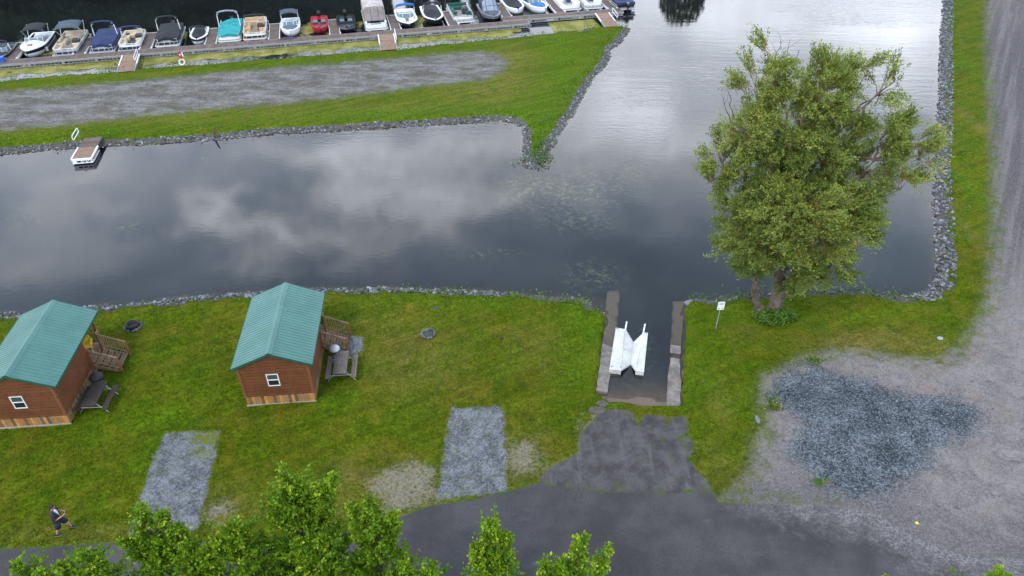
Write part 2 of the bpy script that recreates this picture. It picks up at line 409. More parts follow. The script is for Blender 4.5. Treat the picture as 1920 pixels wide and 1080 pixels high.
# gravel lot on the spit
lotc = g.mix(g.ss(g.noise(g.vscale(co, (.5, 1, 1)), .8, 6, .75), 0.38, 0.62), grainy((0.06, 0.053, 0.045), (0.155, 0.143, 0.13)), grainy((0.125, 0.120, 0.115), (0.26, 0.254, 0.25)))
lotc = g.mix(g.m('MULTIPLY', g.ss(g.noise(g.vscale(co, (.35, 1.3, 1)), 1.0, 5, 0.7), 0.48, 0.68), 0.7), lotc, (0.085, 0.078, 0.04))
col = g.mix(mask('lot', 0.9, 3.2, 0.0), col, lotc)
# packed light gravel of the road on the right
ang = g.n('ShaderNodeVectorRotate', {'Vector': co, 'Angle': math.radians(32)}, rotation_type='Z_AXIS').outputs[0]
st = g.noise(g.vscale(ang, (1.3, 0.04, 1)), 1.0, 5, 0.65)
mot = g.noise(co, 0.9, 6, 0.7, 0.6)
far_ = g.n('ShaderNodeSeparateXYZ', {0: co}).outputs[1]
sx_ = g.n('ShaderNodeSeparateXYZ', {0: co}).outputs[0]
st = g.mix(g.ss(far_, 26, 40), mot, st)
st = g.n('ShaderNodeSeparateColor', {0: st}).outputs[0]
gc = g.mix(g.ss(st, 0.35, 0.65), grainy((0.115, 0.103, 0.100), (0.19, 0.173, 0.172)), grainy((0.18, 0.163, 0.156), (0.25, 0.23, 0.222)))
gc = g.mix(g.m('MULTIPLY', g.ss(g.noise(co, 0.45, 5, 0.7), 0.5, 0.72), 0.55), gc, (0.17, 0.13, 0.10))
gc = g.mix(g.m('MULTIPLY', g.ss(far_, 28, 44), g.ss(st, 0.35, 0.62, 1.0, 0.5)), gc, grainy((0.06, 0.054, 0.055), (0.135, 0.125, 0.13)))
gc = g.mix(g.ss(g.noise(g.vscale(co, (.8, 1.5, 1)), 1.3, 6, 0.7, .5), 0.60, 0.66, 0, .7), gc, (0.085, 0.074, 0.076))
gc = g.mix(g.m('MULTIPLY', g.ss(g.m('ADD', g.attr('asph'), g.m('MULTIPLY', edge, 1.5)), -3.6, -.2), .65), gc, grainy((0.075, 0.07, 0.072), (0.145, 0.135, 0.138)))
gm = mask('grav', 0.55, 1.8, 0.05)
gm = g.m('MULTIPLY', gm, g.m('SUBTRACT', 1.0, g.m('MULTIPLY', g.ss(nE, 0.42, 0.62), g.ss(g.attr('grav'), 1.4, 0.2, 0, .85))))
col = g.mix(gm, col, gc)
# pads and crushed blue stone
padn = g.noise(co, 1.5, 6, .72, .4)
padc = g.mix(g.ss(padn, 0.42, 0.58), grainy((0.06, 0.062, 0.066), (0.15, 0.155, 0.168)), grainy((0.115, 0.120, 0.128), (0.215, 0.225, 0.238)))
padc = g.mix(g.m('MULTIPLY', g.attr('moss'), g.ss(nE, .35, .55)), padc, (0.12, 0.14, 0.01))
padc = g.mix(g.m('MULTIPLY', g.ss(g.noise(co, 2.0, 5, 0.7), 0.52, 0.66), 0.75), padc, (0.075, 0.085, 0.03))
col = g.mix(mask('pad', 0.12, 0.8), col, padc)
bc = g.mix(g.ss(g.noise(co, 0.7, 5, 0.65), 0.38, 0.66), g.mix(g.ss(spk, .3, .95), (0.035, 0.042, 0.05), (0.13, 0.155, 0.175)), g.mix(g.ss(spk, .2, .95), (0.08, 0.095, 0.11), (0.24, 0.265, 0.29)))
bc = g.mix(1.0, bc, (.8, .8, .8), 'MULTIPLY')
bc = g.mix(g.ss(nH, 0.64, 0.74, 0, .55), bc, (0.36, 0.38, 0.40))
col = g.mix(mask('blue', 0.45, 2.6), col, bc)
# asphalt
ac = g.mix(g.ss(g.noise(co, 0.35, 4, 0.6), 0.35, 0.65), (0.050, 0.047, 0.048), (0.074, 0.070, 0.071))
ac = g.mix(1.0, ac, g.mix(g.ss(nH, 0.2, 0.8), (0.72, 0.72, 0.72), (1.3, 1.3, 1.3)), 'MULTIPLY')
strk = g.noise(g.vscale(co, (2.0, 0.25, 1)), 0.9, 5, 0.65)
apc = g.mix(g.ss(strk, 0.52, 0.8), g.mix(g.ss(nE, .3, .7), (0.048, 0.044, 0.045), (0.095, 0.089, 0.090)), (0.12, 0.117, 0.122))
apc = g.mix(g.m('MULTIPLY', g.ss(g.noise(co, 1.5, 6, .75, .8), .60, .64), .8), apc, (0.06, 0.08, 0.012))
apc = g.mix(1.0, apc, g.mix(nH, (0.75, 0.75, 0.75), (1.25, 1.25, 1.25)), 'MULTIPLY')
cr = g.n('ShaderNodeTexVoronoi', {'Vector': g.n('ShaderNodeVectorMath', {0: co, 1: g.vscale(g.noise(co, 1.2, 3, out=1), (.9, .9, .9))}, operation='ADD').outputs[0], 'Scale': 0.42}, feature='DISTANCE_TO_EDGE').outputs['Distance']
col = g.mix(mask('apron', 0.08, 0.35), col, g.mix(g.ss(cr, 0.015, 0.005, 0, .25), apc, (0.03, 0.035, 0.02)))
am = mask('asph', 0.07, 0.22)
seam = g.ss(g.m('ABSOLUTE', g.m('ADD', g.attr('asph'), g.m('MULTIPLY', edge, 0.3))), 0.14, 0.05)
dust = g.ss(g.m('ADD', g.m('ADD', g.attr('grav'), g.m('MULTIPLY', edge, 3.2)), g.m('MULTIPLY', g.m('SUBTRACT', g.noise(co, .5, 5, .7), .5), 4.5)), -1.3, 1.6)
ac = g.mix(g.m('MULTIPLY', dust, g.ss(sx_, 8, 13)), ac, grainy((0.09, 0.083, 0.082), (0.22, 0.205, 0.205)))
ac = g.mix(g.m('MULTIPLY', g.ss(g.noise(g.vscale(co, (.5, 1.6, 1)), 0.8, 4, .6), .6, .72), .45), ac, (0.10, 0.10, 0.11))
col = g.mix(am, col, ac)
col = g.mix(g.m('MULTIPLY', g.m('MULTIPLY', seam, g.m('MULTIPLY', g.ss(nE, 0.45, 0.6), g.ss(sx_, 11, 8))), .8), col, (0.05, 0.085, 0.008))
# banks: bare earth between the stones; bottom silt below water
bk = g.m('MULTIPLY', g.ss(g.attr('bank'), 0.15, 0.6), g.ss(nF, 0.25, 0.6, .5, 1))
col = g.mix(bk, col, g.mix(nF, (0.055, 0.05, 0.042), (0.15, 0.14, 0.125)))
zz = g.n('ShaderNodeSeparateXYZ', {0: co}).outputs[2]
col = g.mix(g.ss(zz, WZ + .06, WZ - .05), col, g.mix(nE, (0.05, 0.042, 0.03), (0.15, 0.125, 0.095)))
sl = g.m('MULTIPLY', g.ss(g.attr('slip'), -.05, .05), g.ss(g.attr('apron'), -.1, -.3))
col = g.mix(sl, col, g.mix(nE, (0.12, 0.09, 0.07), (0.22, 0.175, 0.145)))
hgt = g.m('ADD', g.m('MULTIPLY', tuft, 1.0), g.m('MULTIPLY', nH, 0.5))
hard = g.m('MAXIMUM', am, mask('apron', 0.08, 0.35))
bstr = g.m('SUBTRACT', 1.0, g.m('MULTIPLY', hard, 0.75))
nrm = g.n('ShaderNodeBump', {'Height': hgt, 'Strength': bstr, 'Distance': 0.06}).outputs[0]
setb(g, bs, color=col, rough=0.9, normal=nrm, spec=0.04)

# split the one sheet into named objects along the same edges
idx = np.arange(NX * NY).reshape(NX, NY)
Fq = np.stack([idx[:-1, :-1], idx[1:, :-1], idx[1:, 1:], idx[:-1, 1:]], -1).reshape(-1, 4)
def fm(A): return ((A[:-1, :-1] + A[1:, :-1] + A[1:, 1:] + A[:-1, 1:]) / 4).reshape(-1)
cls = np.zeros(len(Fq), int)                                  # 0 lawn
cls[fm(sd_isl) > 0] = 1
cls[fm(sd_far) > 0] = 2
cls[(fm(A_lot) > -.1)] = 3
cls[fm(A_grav) > 0] = 4
cls[fm(A_pad) > 0] = 5
cls[fm(A_blue) > 0] = 6
cls[fm(A_apron) > 0] = 7
cls[fm(A_asph) > 0] = 8
cls[(fm(sdl) < 0) & (fm(A_apron) <= 0)] = 9
names = ['lawn', 'spit_lawn', 'far_bank', 'gravel_lot', 'gravel_road', 'gravel_pads', 'crushed_stone', 'ramp_apron', 'asphalt_road', 'lake_bed']
VV = np.stack([GX.ravel(), GY.ravel(), GZ.ravel()], -1)
for k, nm in enumerate(names):
    f = Fq[cls == k]
    if not len(f): continue
    u, inv = np.unique(f, return_inverse=True)
    me = fastmesh(nm, VV[u], inv.reshape(-1, 4), {a: v.ravel()[u] for a, v in attrs.items()}, smooth=True)
    tag(mobj(nm, me, 'ground'), kind='structure')

# ground beyond, to the horizon
simple('outfield', (0.05, 0.075, 0.015), 0.95, var=0.5, scale=0.05)
mm = M()
R = 2500
for (x0, x1, y0, y1) in ((-R, -400, -R, R), (384, R, -R, R), (-400, 384, -R, -120), (-400, 384, 406, R)):
    mm.add([(x0, y0, -.06), (x1, y0, -.06), (x1, y1, -.06), (x0, y1, -.06)], [(0, 1, 2, 3)])
tag(mm.build('distant_ground', 'outfield'), kind='structure')

# ------------------------------------------------------------------ water
m, g, bs = newmat('water')
co = g.n('ShaderNodeTexCoord').outputs['Object']
sepc = g.n('ShaderNodeSeparateXYZ', {0: co})
w1 = g.noise(g.vscale(co, (0.7, 1.6, 1)), 2.0, 3, 0.5)
w2 = g.noise(g.n('ShaderNodeVectorRotate', {'Vector': g.vscale(co, (1, 1, 1)), 'Angle': .35}, rotation_type='Z_AXIS').outputs[0], 9.0, 2, 0.5)
w3 = g.noise(g.vscale(co, (0.25, 1.5, 1)), 1.0, 3, 0.5)
openw = g.m('MULTIPLY', g.ss(sepc.outputs[1], 50, 68), g.ss(sepc.outputs[0], -48, 10, .45, 1.0))
gust = g.ss(g.noise(g.vscale(co, (.06, .16, 1)), 1.0, 3, .5), 0.42, 0.62)
hh = g.m('ADD', g.m('MULTIPLY', w1, 0.5), g.m('MULTIPLY', w2, 0.10))
hh = g.m('ADD', hh, g.m('MULTIPLY', w3, g.m('MULTIPLY', openw, 1.0)))
bstr = g.m('ADD', 0.008, g.m('MULTIPLY', openw, g.m('ADD', 0.012, g.m('MULTIPLY', gust, 0.045))))
nrm = g.n('ShaderNodeBump', {'Height': hh, 'Strength': bstr, 'Distance': 0.35}).outputs[0]
alg = g.m('MULTIPLY', g.attr('weed'), g.ss(g.noise(co, 2.3, 7, 0.75, 0.6), 0.50, 0.60))
body = g.mix(g.ss(g.noise(co, .12, 3, .5), .3, .7), (0.007, 0.009, 0.010), (0.011, 0.014, 0.015))
body = g.mix(g.m('MULTIPLY', alg, 0.7), body, (0.085, 0.10, 0.05))
murk = g.n('ShaderNodeBsdfDiffuse', {'Color': body, 'Roughness': 1.0}).outputs[0]
clear = g.n('ShaderNodeBsdfTransparent', {'Color': (0.86, 0.82, 0.72, 1)}).outputs[0]
under = g.n('ShaderNodeMixShader', {0: g.m('MAXIMUM', g.attr('murk'), g.m('MULTIPLY', alg, .6)), 1: clear, 2: murk}).outputs[0]
gl = g.n('ShaderNodeBsdfGlossy', {'Color': (1, 1, 1, 1), 'Roughness': 0.04, 'Normal': nrm}).outputs[0]
fr = g.n('ShaderNodeFresnel', {'IOR': 1.42, 'Normal': nrm}).outputs[0]
outm = g.n('ShaderNodeMixShader', {0: fr, 1: under, 2: gl}).outputs[0]
g.links.new(outm, m.node_tree.nodes['Material Output'].inputs[0])
dep = np.clip(WZ - GZ, 0, 3)
for pts_, d_ in (([(1138, 543), (1117, 733), (1139, 735), (1162, 543)], .07), ([(1261, 565), (1257, 763), (1276, 763), (1283, 565)], .07), ([(1135, 598), (1112, 575), (1098, 556), (1136, 560)], .12)):
    s_ = polysd(GX, GY, W2(pts_, WZ)); dep = np.where(s_ > -.08, np.minimum(dep, d_), dep)
wd = 1 - np.exp(-dep / 0.24)
weed = gblob([(1110, 508, 55, 26, 1), (1040, 360, 90, 40, .8), (990, 330, 60, 30, .6), (1090, 410, 60, 20, .6), (1180, 310, 80, 25, .5), (235, 418, 22, 12, .9), (30, 400, 60, 20, .5), (920, 465, 50, 10, .8),
              (383, 288, 12, 12, .9), (1330, 545, 30, 12, .6), (450, 520, 60, 10, .4), (1215, 640, 12, 40, .9), (1185, 715, 40, 22, .8), (1240, 735, 10, 20, .8), (1145, 690, 14, 12, .5), (1120, 350, 70, 30, .6),
              (1700, 330, 40, 60, .25), (600, 345, 80, 15, .3)])
keep = (fm(GZ) < WZ + .35)
f = Fq[keep]; u, inv = np.unique(f, return_inverse=True)
Vw = np.stack([GX.ravel(), GY.ravel(), np.full(NX * NY, WZ)], -1)[u]
tag(mobj('water', fastmesh('water', Vw, inv.reshape(-1, 4), {'murk': wd.ravel()[u], 'weed': weed.ravel()[u]}), 'water'), kind='structure')

# floating mats of weed along the dock
m, g, bs = newmat('pond_scum')
co = g.n('ShaderNodeTexCoord').outputs['Object']
n1 = g.noise(co, 1.1, 7, 0.7, 0.4); n2 = g.noise(co, 9, 4, 0.7)
c = g.mix(g.ss(g.noise(co, 0.9, 4), 0.35, 0.65), (0.15, 0.15, 0.025), (0.27, 0.25, 0.075))
c = g.mix(1.0, c, g.mix(n2, (.45, .45, .4), (1.4, 1.4, 1.4)), 'MULTIPLY')
setb(g, bs, color=c, rough=0.85, spec=0.2, normal=g.bump(n2, .8, .04))
al = g.ss(g.m('ADD', g.attr('cover'), g.m('MULTIPLY', g.m('SUBTRACT', n1, 0.5), 1.9)), 0.42, 0.50)
g.links.new(al, bs.inputs['Alpha'])
D0 = P(0, 122, .05); DANG = math.radians(13.3)
du = Vector((math.cos(DANG), math.sin(DANG), 0)); dv = Vector((-math.sin(DANG), math.cos(DANG), 0))
def DW(u, v, z=0.0): return Vector((D0.x, D0.y, 0)) + du * u + dv * v + Vector((0, 0, z))
def DL(x, y, z=0.3):
    p = P(x, y, z) - Vector((D0.x, D0.y, z)); return p.dot(du), p.dot(dv)
us = np.arange(-8, 66, .3); vs = np.arange(-6, 8, .3)
UU, VV2 = np.meshgrid(us, vs, indexing='ij')
WX = D0.x + UU * du.x + VV2 * dv.x; WY = D0.y + UU * du.y + VV2 * dv.y
sdw = -np.maximum(polysd(WX, WY, island), -9)
cover = np.where(VV2 < 0, np.clip((VV2 + 3.0) / 1.5, 0, 1) * .68, 0.0)
cover = np.where((UU > 53.5) & (VV2 < 1.4), np.where(UU > 57, .8, -.6), cover)
inb = gblob
for x, y, rx, ry, a in [(335, 70, 14, 14, 1.0), (580, 55, 22, 16, .85), (672, 47, 10, 10, .6), (620, 55, 10, 12, .7), (780, 45, 10, 16, .6), (238, 90, 8, 8, .7), (385, 50, 12, 8, .6), (790, 40, 16, 10, .5), (90, 100, 20, 5, .7), (1000, 60, 30, 6, -.6)]:
    c_ = P(x, y, WZ); ex = abs(P(x + rx, y, WZ).x - c_.x); ey = abs(P(x, y - ry, WZ).y - P(x, y + ry, WZ).y) / 2
    cover = cover + a * np.exp(-((WX - c_.x) / ex) ** 2 - ((WY - c_.y) / ey) ** 2)
cover = np.where((sdw < -.1) | (UU > 62.6), 0, cover)
ii = np.arange(UU.size).reshape(UU.shape)
Fa = np.stack([ii[:-1, :-1], ii[1:, :-1], ii[1:, 1:], ii[:-1, 1:]], -1).reshape(-1, 4)
keep = cover.ravel()[Fa].max(1) > .08
Fa = Fa[keep]; u_, inv = np.unique(Fa, return_inverse=True)
Va = np.stack([WX.ravel(), WY.ravel(), np.full(WX.size, WZ + .012)], -1)[u_]
tag(mobj('pond_scum', fastmesh('pond_scum', Va, inv.reshape(-1, 4), {'cover': cover.ravel()[u_]}), 'pond_scum'),
    'yellow green mats of pond weed floating beside the long dock', 'pond weed', kind='stuff')

# ------------------------------------------------------------------ riprap
m, g, bs = newmat('stone')
co = g.n('ShaderNodeTexCoord').outputs['Object']
c = g.mix(g.attr('tint'), (0.024, 0.026, 0.031), (0.30, 0.31, 0.345))
c = g.mix(1.0, c, g.mix(g.noise(co, 7, 4, .6), (.6, .6, .6), (1.35, 1.33, 1.3)), 'MULTIPLY')
setb(g, bs, color=c, rough=0.8, normal=g.bump(g.noise(co, 18, 3), .4, .02))
def ico():
    t = (1 + 5 ** .5) / 2
    v = np.array([(-1, t, 0), (1, t, 0), (-1, -t, 0), (1, -t, 0), (0, -1, t), (0, 1, t), (0, -1, -t), (0, 1, -t), (t, 0, -1), (t, 0, 1), (-t, 0, -1), (-t, 0, 1)], float)
    v /= np.linalg.norm(v[0])
    f = [(0, 11, 5), (0, 5, 1), (0, 1, 7), (0, 7, 10), (0, 10, 11), (1, 5, 9), (5, 11, 4), (11, 10, 2), (10, 7, 6), (7, 1, 8), (3, 9, 4), (3, 4, 2), (3, 2, 6), (3, 6, 8), (3, 8, 9), (4, 9, 5), (2, 4, 11), (6, 2, 10), (8, 6, 7), (9, 8, 1)]
    return v, np.array(f)
IV, IF = ico()
def rocks(name, label, spots, seed):
    r = np.random.RandomState(seed); Vs = []; Fs = []; T = []
    for i, (x, y, s) in enumerate(spots):
        v = IV * (1 + (r.rand(12, 1) - .5) * .55) * np.array([1, .55 + r.rand() * .5, .45 + r.rand() * .35]) * s
        q = Matrix.Rotation(r.rand() * 6.28, 3, 'Z') @ Matrix.Rotation((r.rand() - .5) * 1.2, 3, 'X') @ Matrix.Rotation((r.rand() - .5) * 1.2, 3, 'Y')
        v = v @ np.array(q).T
        z = groundz(x, y)
        v += np.array([x, y, max(z, WZ - .12) + s * .22])
        Vs.append(v); Fs.append(IF + 12 * i); T.append(np.full(12, np.clip(r.beta(1.1, 2.3), 0, 1)))
    me = fastmesh(name, np.concatenate(Vs), np.concatenate(Fs), {'tint': np.concatenate(T)})
    return tag(mobj(name, me, 'stone'), label, 'rocks', kind='stuff')
def bankspots(line, width, dens, smin, smax, seed, out=.25, side=None):
    r = random.Random(seed); res = []
    for (a, b) in zip(line[:-1], line[1:]):
        L = math.hypot(b[0] - a[0], b[1] - a[1])
        nx, ny = (b[1] - a[1]) / L, -(b[0] - a[0]) / L
        for _ in range(int(L * width * dens) + (r.random() < .5)):
            t = r.random(); d = -out + (r.random() ** 1.1) * (width + out)
            res.append((a[0] + (b[0] - a[0]) * t + nx * d, a[1] + (b[1] - a[1]) * t + ny * d, smin + (smax - smin) * r.random() ** 2))
    return res
i0 = [i for i, p in enumerate(nook) if abs(p[0] - P(1709, 557, WZ).x) < .01][0]
sp = bankspots(nook[i0:] + [(62, 125)], 1.08, 44, .06, .165, 1, .10)
sp = [s_ for s_ in sp if s_[1] < 100]
rocks('riprap', 'long straight bank of broken grey stone beside the right gravel road', sp, 1)
sp = bankspots([e0] + south[:12], .75, 38, .07, .17, 2, .05)
rocks('riprap', 'grey stone edging along the water behind the two cabins', sp, 2)
sp = bankspots(iright, .68, 42, .055, .14, 3, .03)
rocks('riprap', 'dark stone edging round the pointed tip of the grass spit', sp, 3)
sp = bankspots([iright[-1]] + ibot + [(-70, extend(ibot[-1], ibot[-3], -70)[1])], .72, 42, .055, .15, 4, .03)
rocks('riprap', 'grey stone bank along the near side of the grass spit by the small dock', sp, 4)
sp = bankspots([(-64, extend(itop[0], itop[2], -64)[1])] + itop, .35, 14, .07, .16, 5, .1)
rocks('riprap', 'thin line of small dark stones under the grass facing the boats', sp, 5)
sp = bankspots(nook[:i0 + 1], .5, 12, .07, .2, 6, .1) + bankspots(south[12:], .4, 18, .06, .14, 7, .7)
rocks('riprap', 'scattered small stones at the waterline around the boat slip', sp, 6)
rq = np.random.RandomState(31); sp = []
bx = [P(1440, 700).x, P(1850, 800).x]
while len(sp) < 3600:
    x = rq.uniform(P(1440, 780).x - .5, P(1845, 780).x + .8); y = rq.uniform(P(1560, 940).y - .4, P(1560, 680).y + .5)
    i = min(max(np.searchsorted(ax, x) - 1, 0), NX - 2); j = min(max(np.searchsorted(ay, y) - 1, 0), NY - 2)
    d_ = A_blue[i, j]
    if d_ > rq.uniform(-1.0, .5): sp.append((x, y, .018 + .035 * rq.rand() ** 3))
rocks('crushed_stones', 'loose blue grey crushed stones spread over the right hand clearing', sp, 9)
# marginal plants growing among stones
m, g, bs = newmat('weed_leaf')
c = g.mix(g.attr('tint'), (0.028, 0.075, 0.006), (0.10, 0.19, 0.018))
setb(g, bs, color=c, rough=0.6, spec=.3)
def leafcloud(name, centers, n_each, size, mat, seed, parent=None, spread=.25, hz=.18, narrow=.5):
    r = np.random.RandomState(seed); cs = np.repeat(np.array(centers, float), n_each, 0); n = len(cs)
    p = cs[:, :3] + np.stack([r.randn(n) * spread, r.randn(n) * spread, np.abs(r.randn(n)) * hz], -1)
    d = r.randn(n, 3); d[:, 2] = np.abs(d[:, 2]) + .3; d /= np.linalg.norm(d, axis=1)[:, None]
    q = np.cross(d, r.randn(n, 3)); q /= np.linalg.norm(q, axis=1)[:, None]
    L = (size * (.6 + r.rand(n) * .8))[:, None]
    V = np.stack([p, p + d * L * .5 + q * L * narrow * .5, p + d * L, p + d * L * .5 - q * L * narrow * .5], 1).reshape(-1, 3)
    F = np.arange(n * 4).reshape(-1, 4)
    me = fastmesh(name, V, F, {'tint': np.repeat(r.rand(n), 4)})
    return mobj(name, me, mat, parent)
cs = []
r_ = random.Random(11)
def along(line, k, d0, d1):
    for (a, b) in zip(line[:-1], line[1:]):
        L = math.hypot(b[0] - a[0], b[1] - a[1]); nx, ny = (b[1] - a[1]) / L, -(b[0] - a[0]) / L
        for _ in range(int(L * k) + (r_.random() < L * k % 1)):
            t = r_.random(); d = r_.uniform(d0, d1); x = a[0] + (b[0] - a[0]) * t + nx * d; y = a[1] + (b[1] - a[1]) * t + ny * d
            cs.append((x, y, max(groundz(x, y), WZ)))
along([p for p in nook[i0 + 3:] if p[1] < 98], 1.1, .5, 1.9)
along(iright, 1.6, .9, 1.7); along(ibot, .7, 1.0, 1.6); along(itop, 2.2, .2, .7); along(south, 1.0, .7, 1.3); along(south[8:], 1.6, .35, .9); along(nook[:i0 + 1], 3.5, .0, .7)
for _ in range(34):
    x = P(1012, 285).x + r_.gauss(0, .5); y = P(1005, 285).y + r_.gauss(0, .9); cs.append((x, y, groundz(x, y)))
tag(leafcloud('shore_weeds', cs, 14, .15, 'weed_leaf', 5), 'tufts of green weeds sprouting along the stony banks', 'weeds', kind='stuff')

# loose turf: short blades over the lawns and ragged tufts where grass meets gravel, pads and road
rt = np.random.RandomState(21)
gp_ = []
edgeA = np.maximum.reduce([A_grav, A_pad, A_asph, A_apron, A_blue])
def bil(A, x, y):
    i = np.clip(np.searchsorted(ax, x) - 1, 0, NX - 2); j = np.clip(np.searchsorted(ay, y) - 1, 0, NY - 2)
    u = (x - ax[i]) / (ax[i + 1] - ax[i]); v = (y - ay[j]) / (ay[j + 1] - ay[j])
    return A[i, j] * (1 - u) * (1 - v) + A[i + 1, j] * u * (1 - v) + A[i, j + 1] * (1 - u) * v + A[i + 1, j + 1] * u * v
N_ = 330000
yy = 14.5 + (rt.rand(N_) ** 1.25) * 26; xx = (rt.rand(N_) * 2 - 1) * (14 + yy * .62)
e_ = bil(edgeA, xx, yy); l_ = bil(sdl, xx, yy); ld = bil(A_dirt, xx, yy)
clump = vnoise(xx, yy, 2.3, 9) * .6 + vnoise(xx, yy, 6.1, 10) * .4
ok = (l_ > .45) & (e_ < -.02 - .25 * rt.rand(N_)) & (ld < .2) & ((clump > .47) | ((e_ > -.35)))
xx = xx[ok]; yy = yy[ok]; e_ = e_[ok]; zz_ = bil(GZ, xx, yy); n = len(xx)
h = (.035 + .05 * rt.rand(n)) * np.where(e_ > -.3, 1.5, 1.0); a = rt.rand(n) * 6.28; w = .012 + .02 * rt.rand(n)
lean = rt.randn(n, 2) * .035
b0 = np.stack([xx - w * np.cos(a), yy - w * np.sin(a), zz_ - .01], -1); b1 = np.stack([xx + w * np.cos(a), yy + w * np.sin(a), zz_ - .01], -1); tp_ = np.stack([xx + lean[:, 0], yy + lean[:, 1], zz_ + h], -1)
dr = bil(A_dry, xx, yy)
m, g, bs = newmat('grass_blade')
c = g.mix(g.attr('tint'), (0.024, 0.052, 0.002), (0.12, 0.165, 0.006)); c = g.mix(g.m('MULTIPLY', g.attr('dryness'), .8), c, (0.17, 0.14, 0.03))
setb(g, bs, color=c, rough=.9, spec=.05)
me = fastmesh('grass', np.stack([b0, b1, tp_], 1).reshape(-1, 3), np.arange(n * 3).reshape(-1, 3), {'tint': np.repeat(np.clip(.25 + .75 * rt.rand(n), 0, 1), 3), 'dryness': np.repeat(np.clip(dr * 1.2 * rt.rand(n), 0, 1), 3)})
tag(mobj('grass', me, 'grass_blade'), 'short green turf with ragged tufts along the gravel and road edges', 'grass', kind='stuff')
# ------------------------------------------------------------------ materials for built things
def planks(name, axis, width, cols, rough=0.8, gap=0.035, fine=1.0, vaxis=None):
    m, g, bs = newmat(name)
    co = g.n('ShaderNodeTexCoord').outputs['Object']
    sp = g.n('ShaderNodeSeparateXYZ', {0: co})
    x = g.m('DIVIDE', sp.outputs[axis], width)
    fl = g.m('FLOOR', x); fr = g.m('SUBTRACT', x, fl)
    wn = g.n('ShaderNodeTexWhiteNoise', {'W': fl}, noise_dimensions='1D').outputs['Value']
    sc = [6.0, 6.0, 6.0]; sc[axis] = 60.0
    grain = g.noise(g.vscale(co, tuple(sc)), fine, 4, 0.65)
    big = g.noise(co, 1.5, 4, .6)
    rp = g.n('ShaderNodeValToRGB', {0: wn}); el = rp.color_ramp.elements
    rp.color_ramp.interpolation = 'CONSTANT' if len(cols) > 3 else 'LINEAR'
    el[0].color = (*cols[0], 1); el[0].position = 0; el[1].color = (*cols[-1], 1); el[1].position = (len(cols) - 1) / len(cols)
    for i, c_ in enumerate(cols[1:-1]):
        e = el.new((i + 1) / len(cols)); e.color = (*c_, 1)
    c = g.mix(1.0, rp.outputs[0], g.mix(g.ss(grain, .25, .75), (.62, .62, .62), (1.3, 1.28, 1.25)), 'MULTIPLY')
    c = g.mix(1.0, c, g.mix(g.ss(big, .3, .7), (.8, .8, .8), (1.15, 1.15, 1.15)), 'MULTIPLY')
    gp = g.m('LESS_THAN', fr, gap / width * .3) if gap else None
    h = g.ss(fr, 0.0, gap / width)
    if gp is not None: c = g.mix(g.m('MULTIPLY', gp, .85), c, (0.01, 0.008, 0.006))
    setb(g, bs, color=c, rough=rough, normal=g.bump(g.m('ADD', h, g.m('MULTIPLY', grain, .3)), .6, .015), spec=.3)
    return m
planks('deck_wood', 0, .145, [(0.105, 0.07, 0.055), (0.16, 0.115, 0.095), (0.13, 0.09, 0.078)], gap=.03)
planks('finger_wood', 1, .145, [(0.10, 0.072, 0.06), (0.155, 0.118, 0.10), (0.12, 0.09, 0.078)], gap=.03)
planks('ramp_wood', 1, .145, [(0.21, 0.135, 0.095), (0.27, 0.18, 0.13), (0.235, 0.15, 0.105)], gap=.03)
planks('siding_x', 2, .20, [(0.130, 0.046, 0.018), (0.155, 0.056, 0.022), (0.138, 0.049, 0.019)], gap=.03, rough=.65)
planks('skirt_front', 0, .15, [(0.36, 0.15, 0.035), (0.17, 0.10, 0.05), (0.42, 0.22, 0.08), (0.12, 0.08, 0.05), (0.30, 0.13, 0.035), (0.22, 0.16, 0.10), (0.44, 0.20, 0.05)], gap=.02)
planks('skirt_side', 1, .15, [(0.26, 0.12, 0.035), (0.15, 0.10, 0.055), (0.28, 0.17, 0.08), (0.12, 0.085, 0.055), (0.20, 0.14, 0.08)], gap=.02)
planks('old_wood', 0, .14, [(0.10, 0.08, 0.07), (0.20, 0.17, 0.155), (0.13, 0.105, 0.095)], gap=.025)
planks('dark_wood', 0, .14, [(0.035, 0.025, 0.022), (0.055, 0.038, 0.032), (0.042, 0.03, 0.026)], gap=.02)
planks('stair_wood', 0, .14, [(0.16, 0.105, 0.065), (0.22, 0.15, 0.10), (0.19, 0.13, 0.085)], gap=.02)
simple('rail_wood', (0.24, 0.15, 0.085), .75, var=.4, scale=5, bump=.2)
simple('post_wood', (0.20, 0.085, 0.03), .7, var=.3)
simple('trim_brown', (0.19, 0.065, 0.028), .6, var=.2)
simple('green_trim', (0.012, 0.085, 0.055), .45, var=.2)
simple('white_vinyl', (0.75, 0.76, 0.76), .4, var=.08)
simple('board_white', (0.32, 0.29, 0.24), .7, var=.25)
simple('galv', (0.30, 0.31, 0.32), .45, metal=.35, var=.25)
simple('white_rail', (0.72, 0.72, 0.72), .4, var=.12)
simple('dark_float', (0.02, 0.02, 0.022), .6)
simple('black_metal', (0.014, 0.014, 0.015), .7, var=.3)
simple('ash', (0.06, 0.055, 0.05), .95, var=.6, scale=20)
simple('grey_lid', (0.42, 0.46, 0.48), .35, metal=.3, var=.15)
simple('yellow', (0.75, 0.52, 0.03), .5, var=.15)
simple('red', (0.45, 0.02, 0.025), .45, var=.15)
simple('sign_grey', (0.22, 0.24, 0.26), .6)
simple('sign_blue', (0.22, 0.26, 0.30), .5)
simple('hdpe', (0.52, 0.52, 0.50), .45, var=.22, scale=1.6, bump=.15)
simple('twig', (0.07, 0.05, 0.035), .9, var=.4, bump=.4)
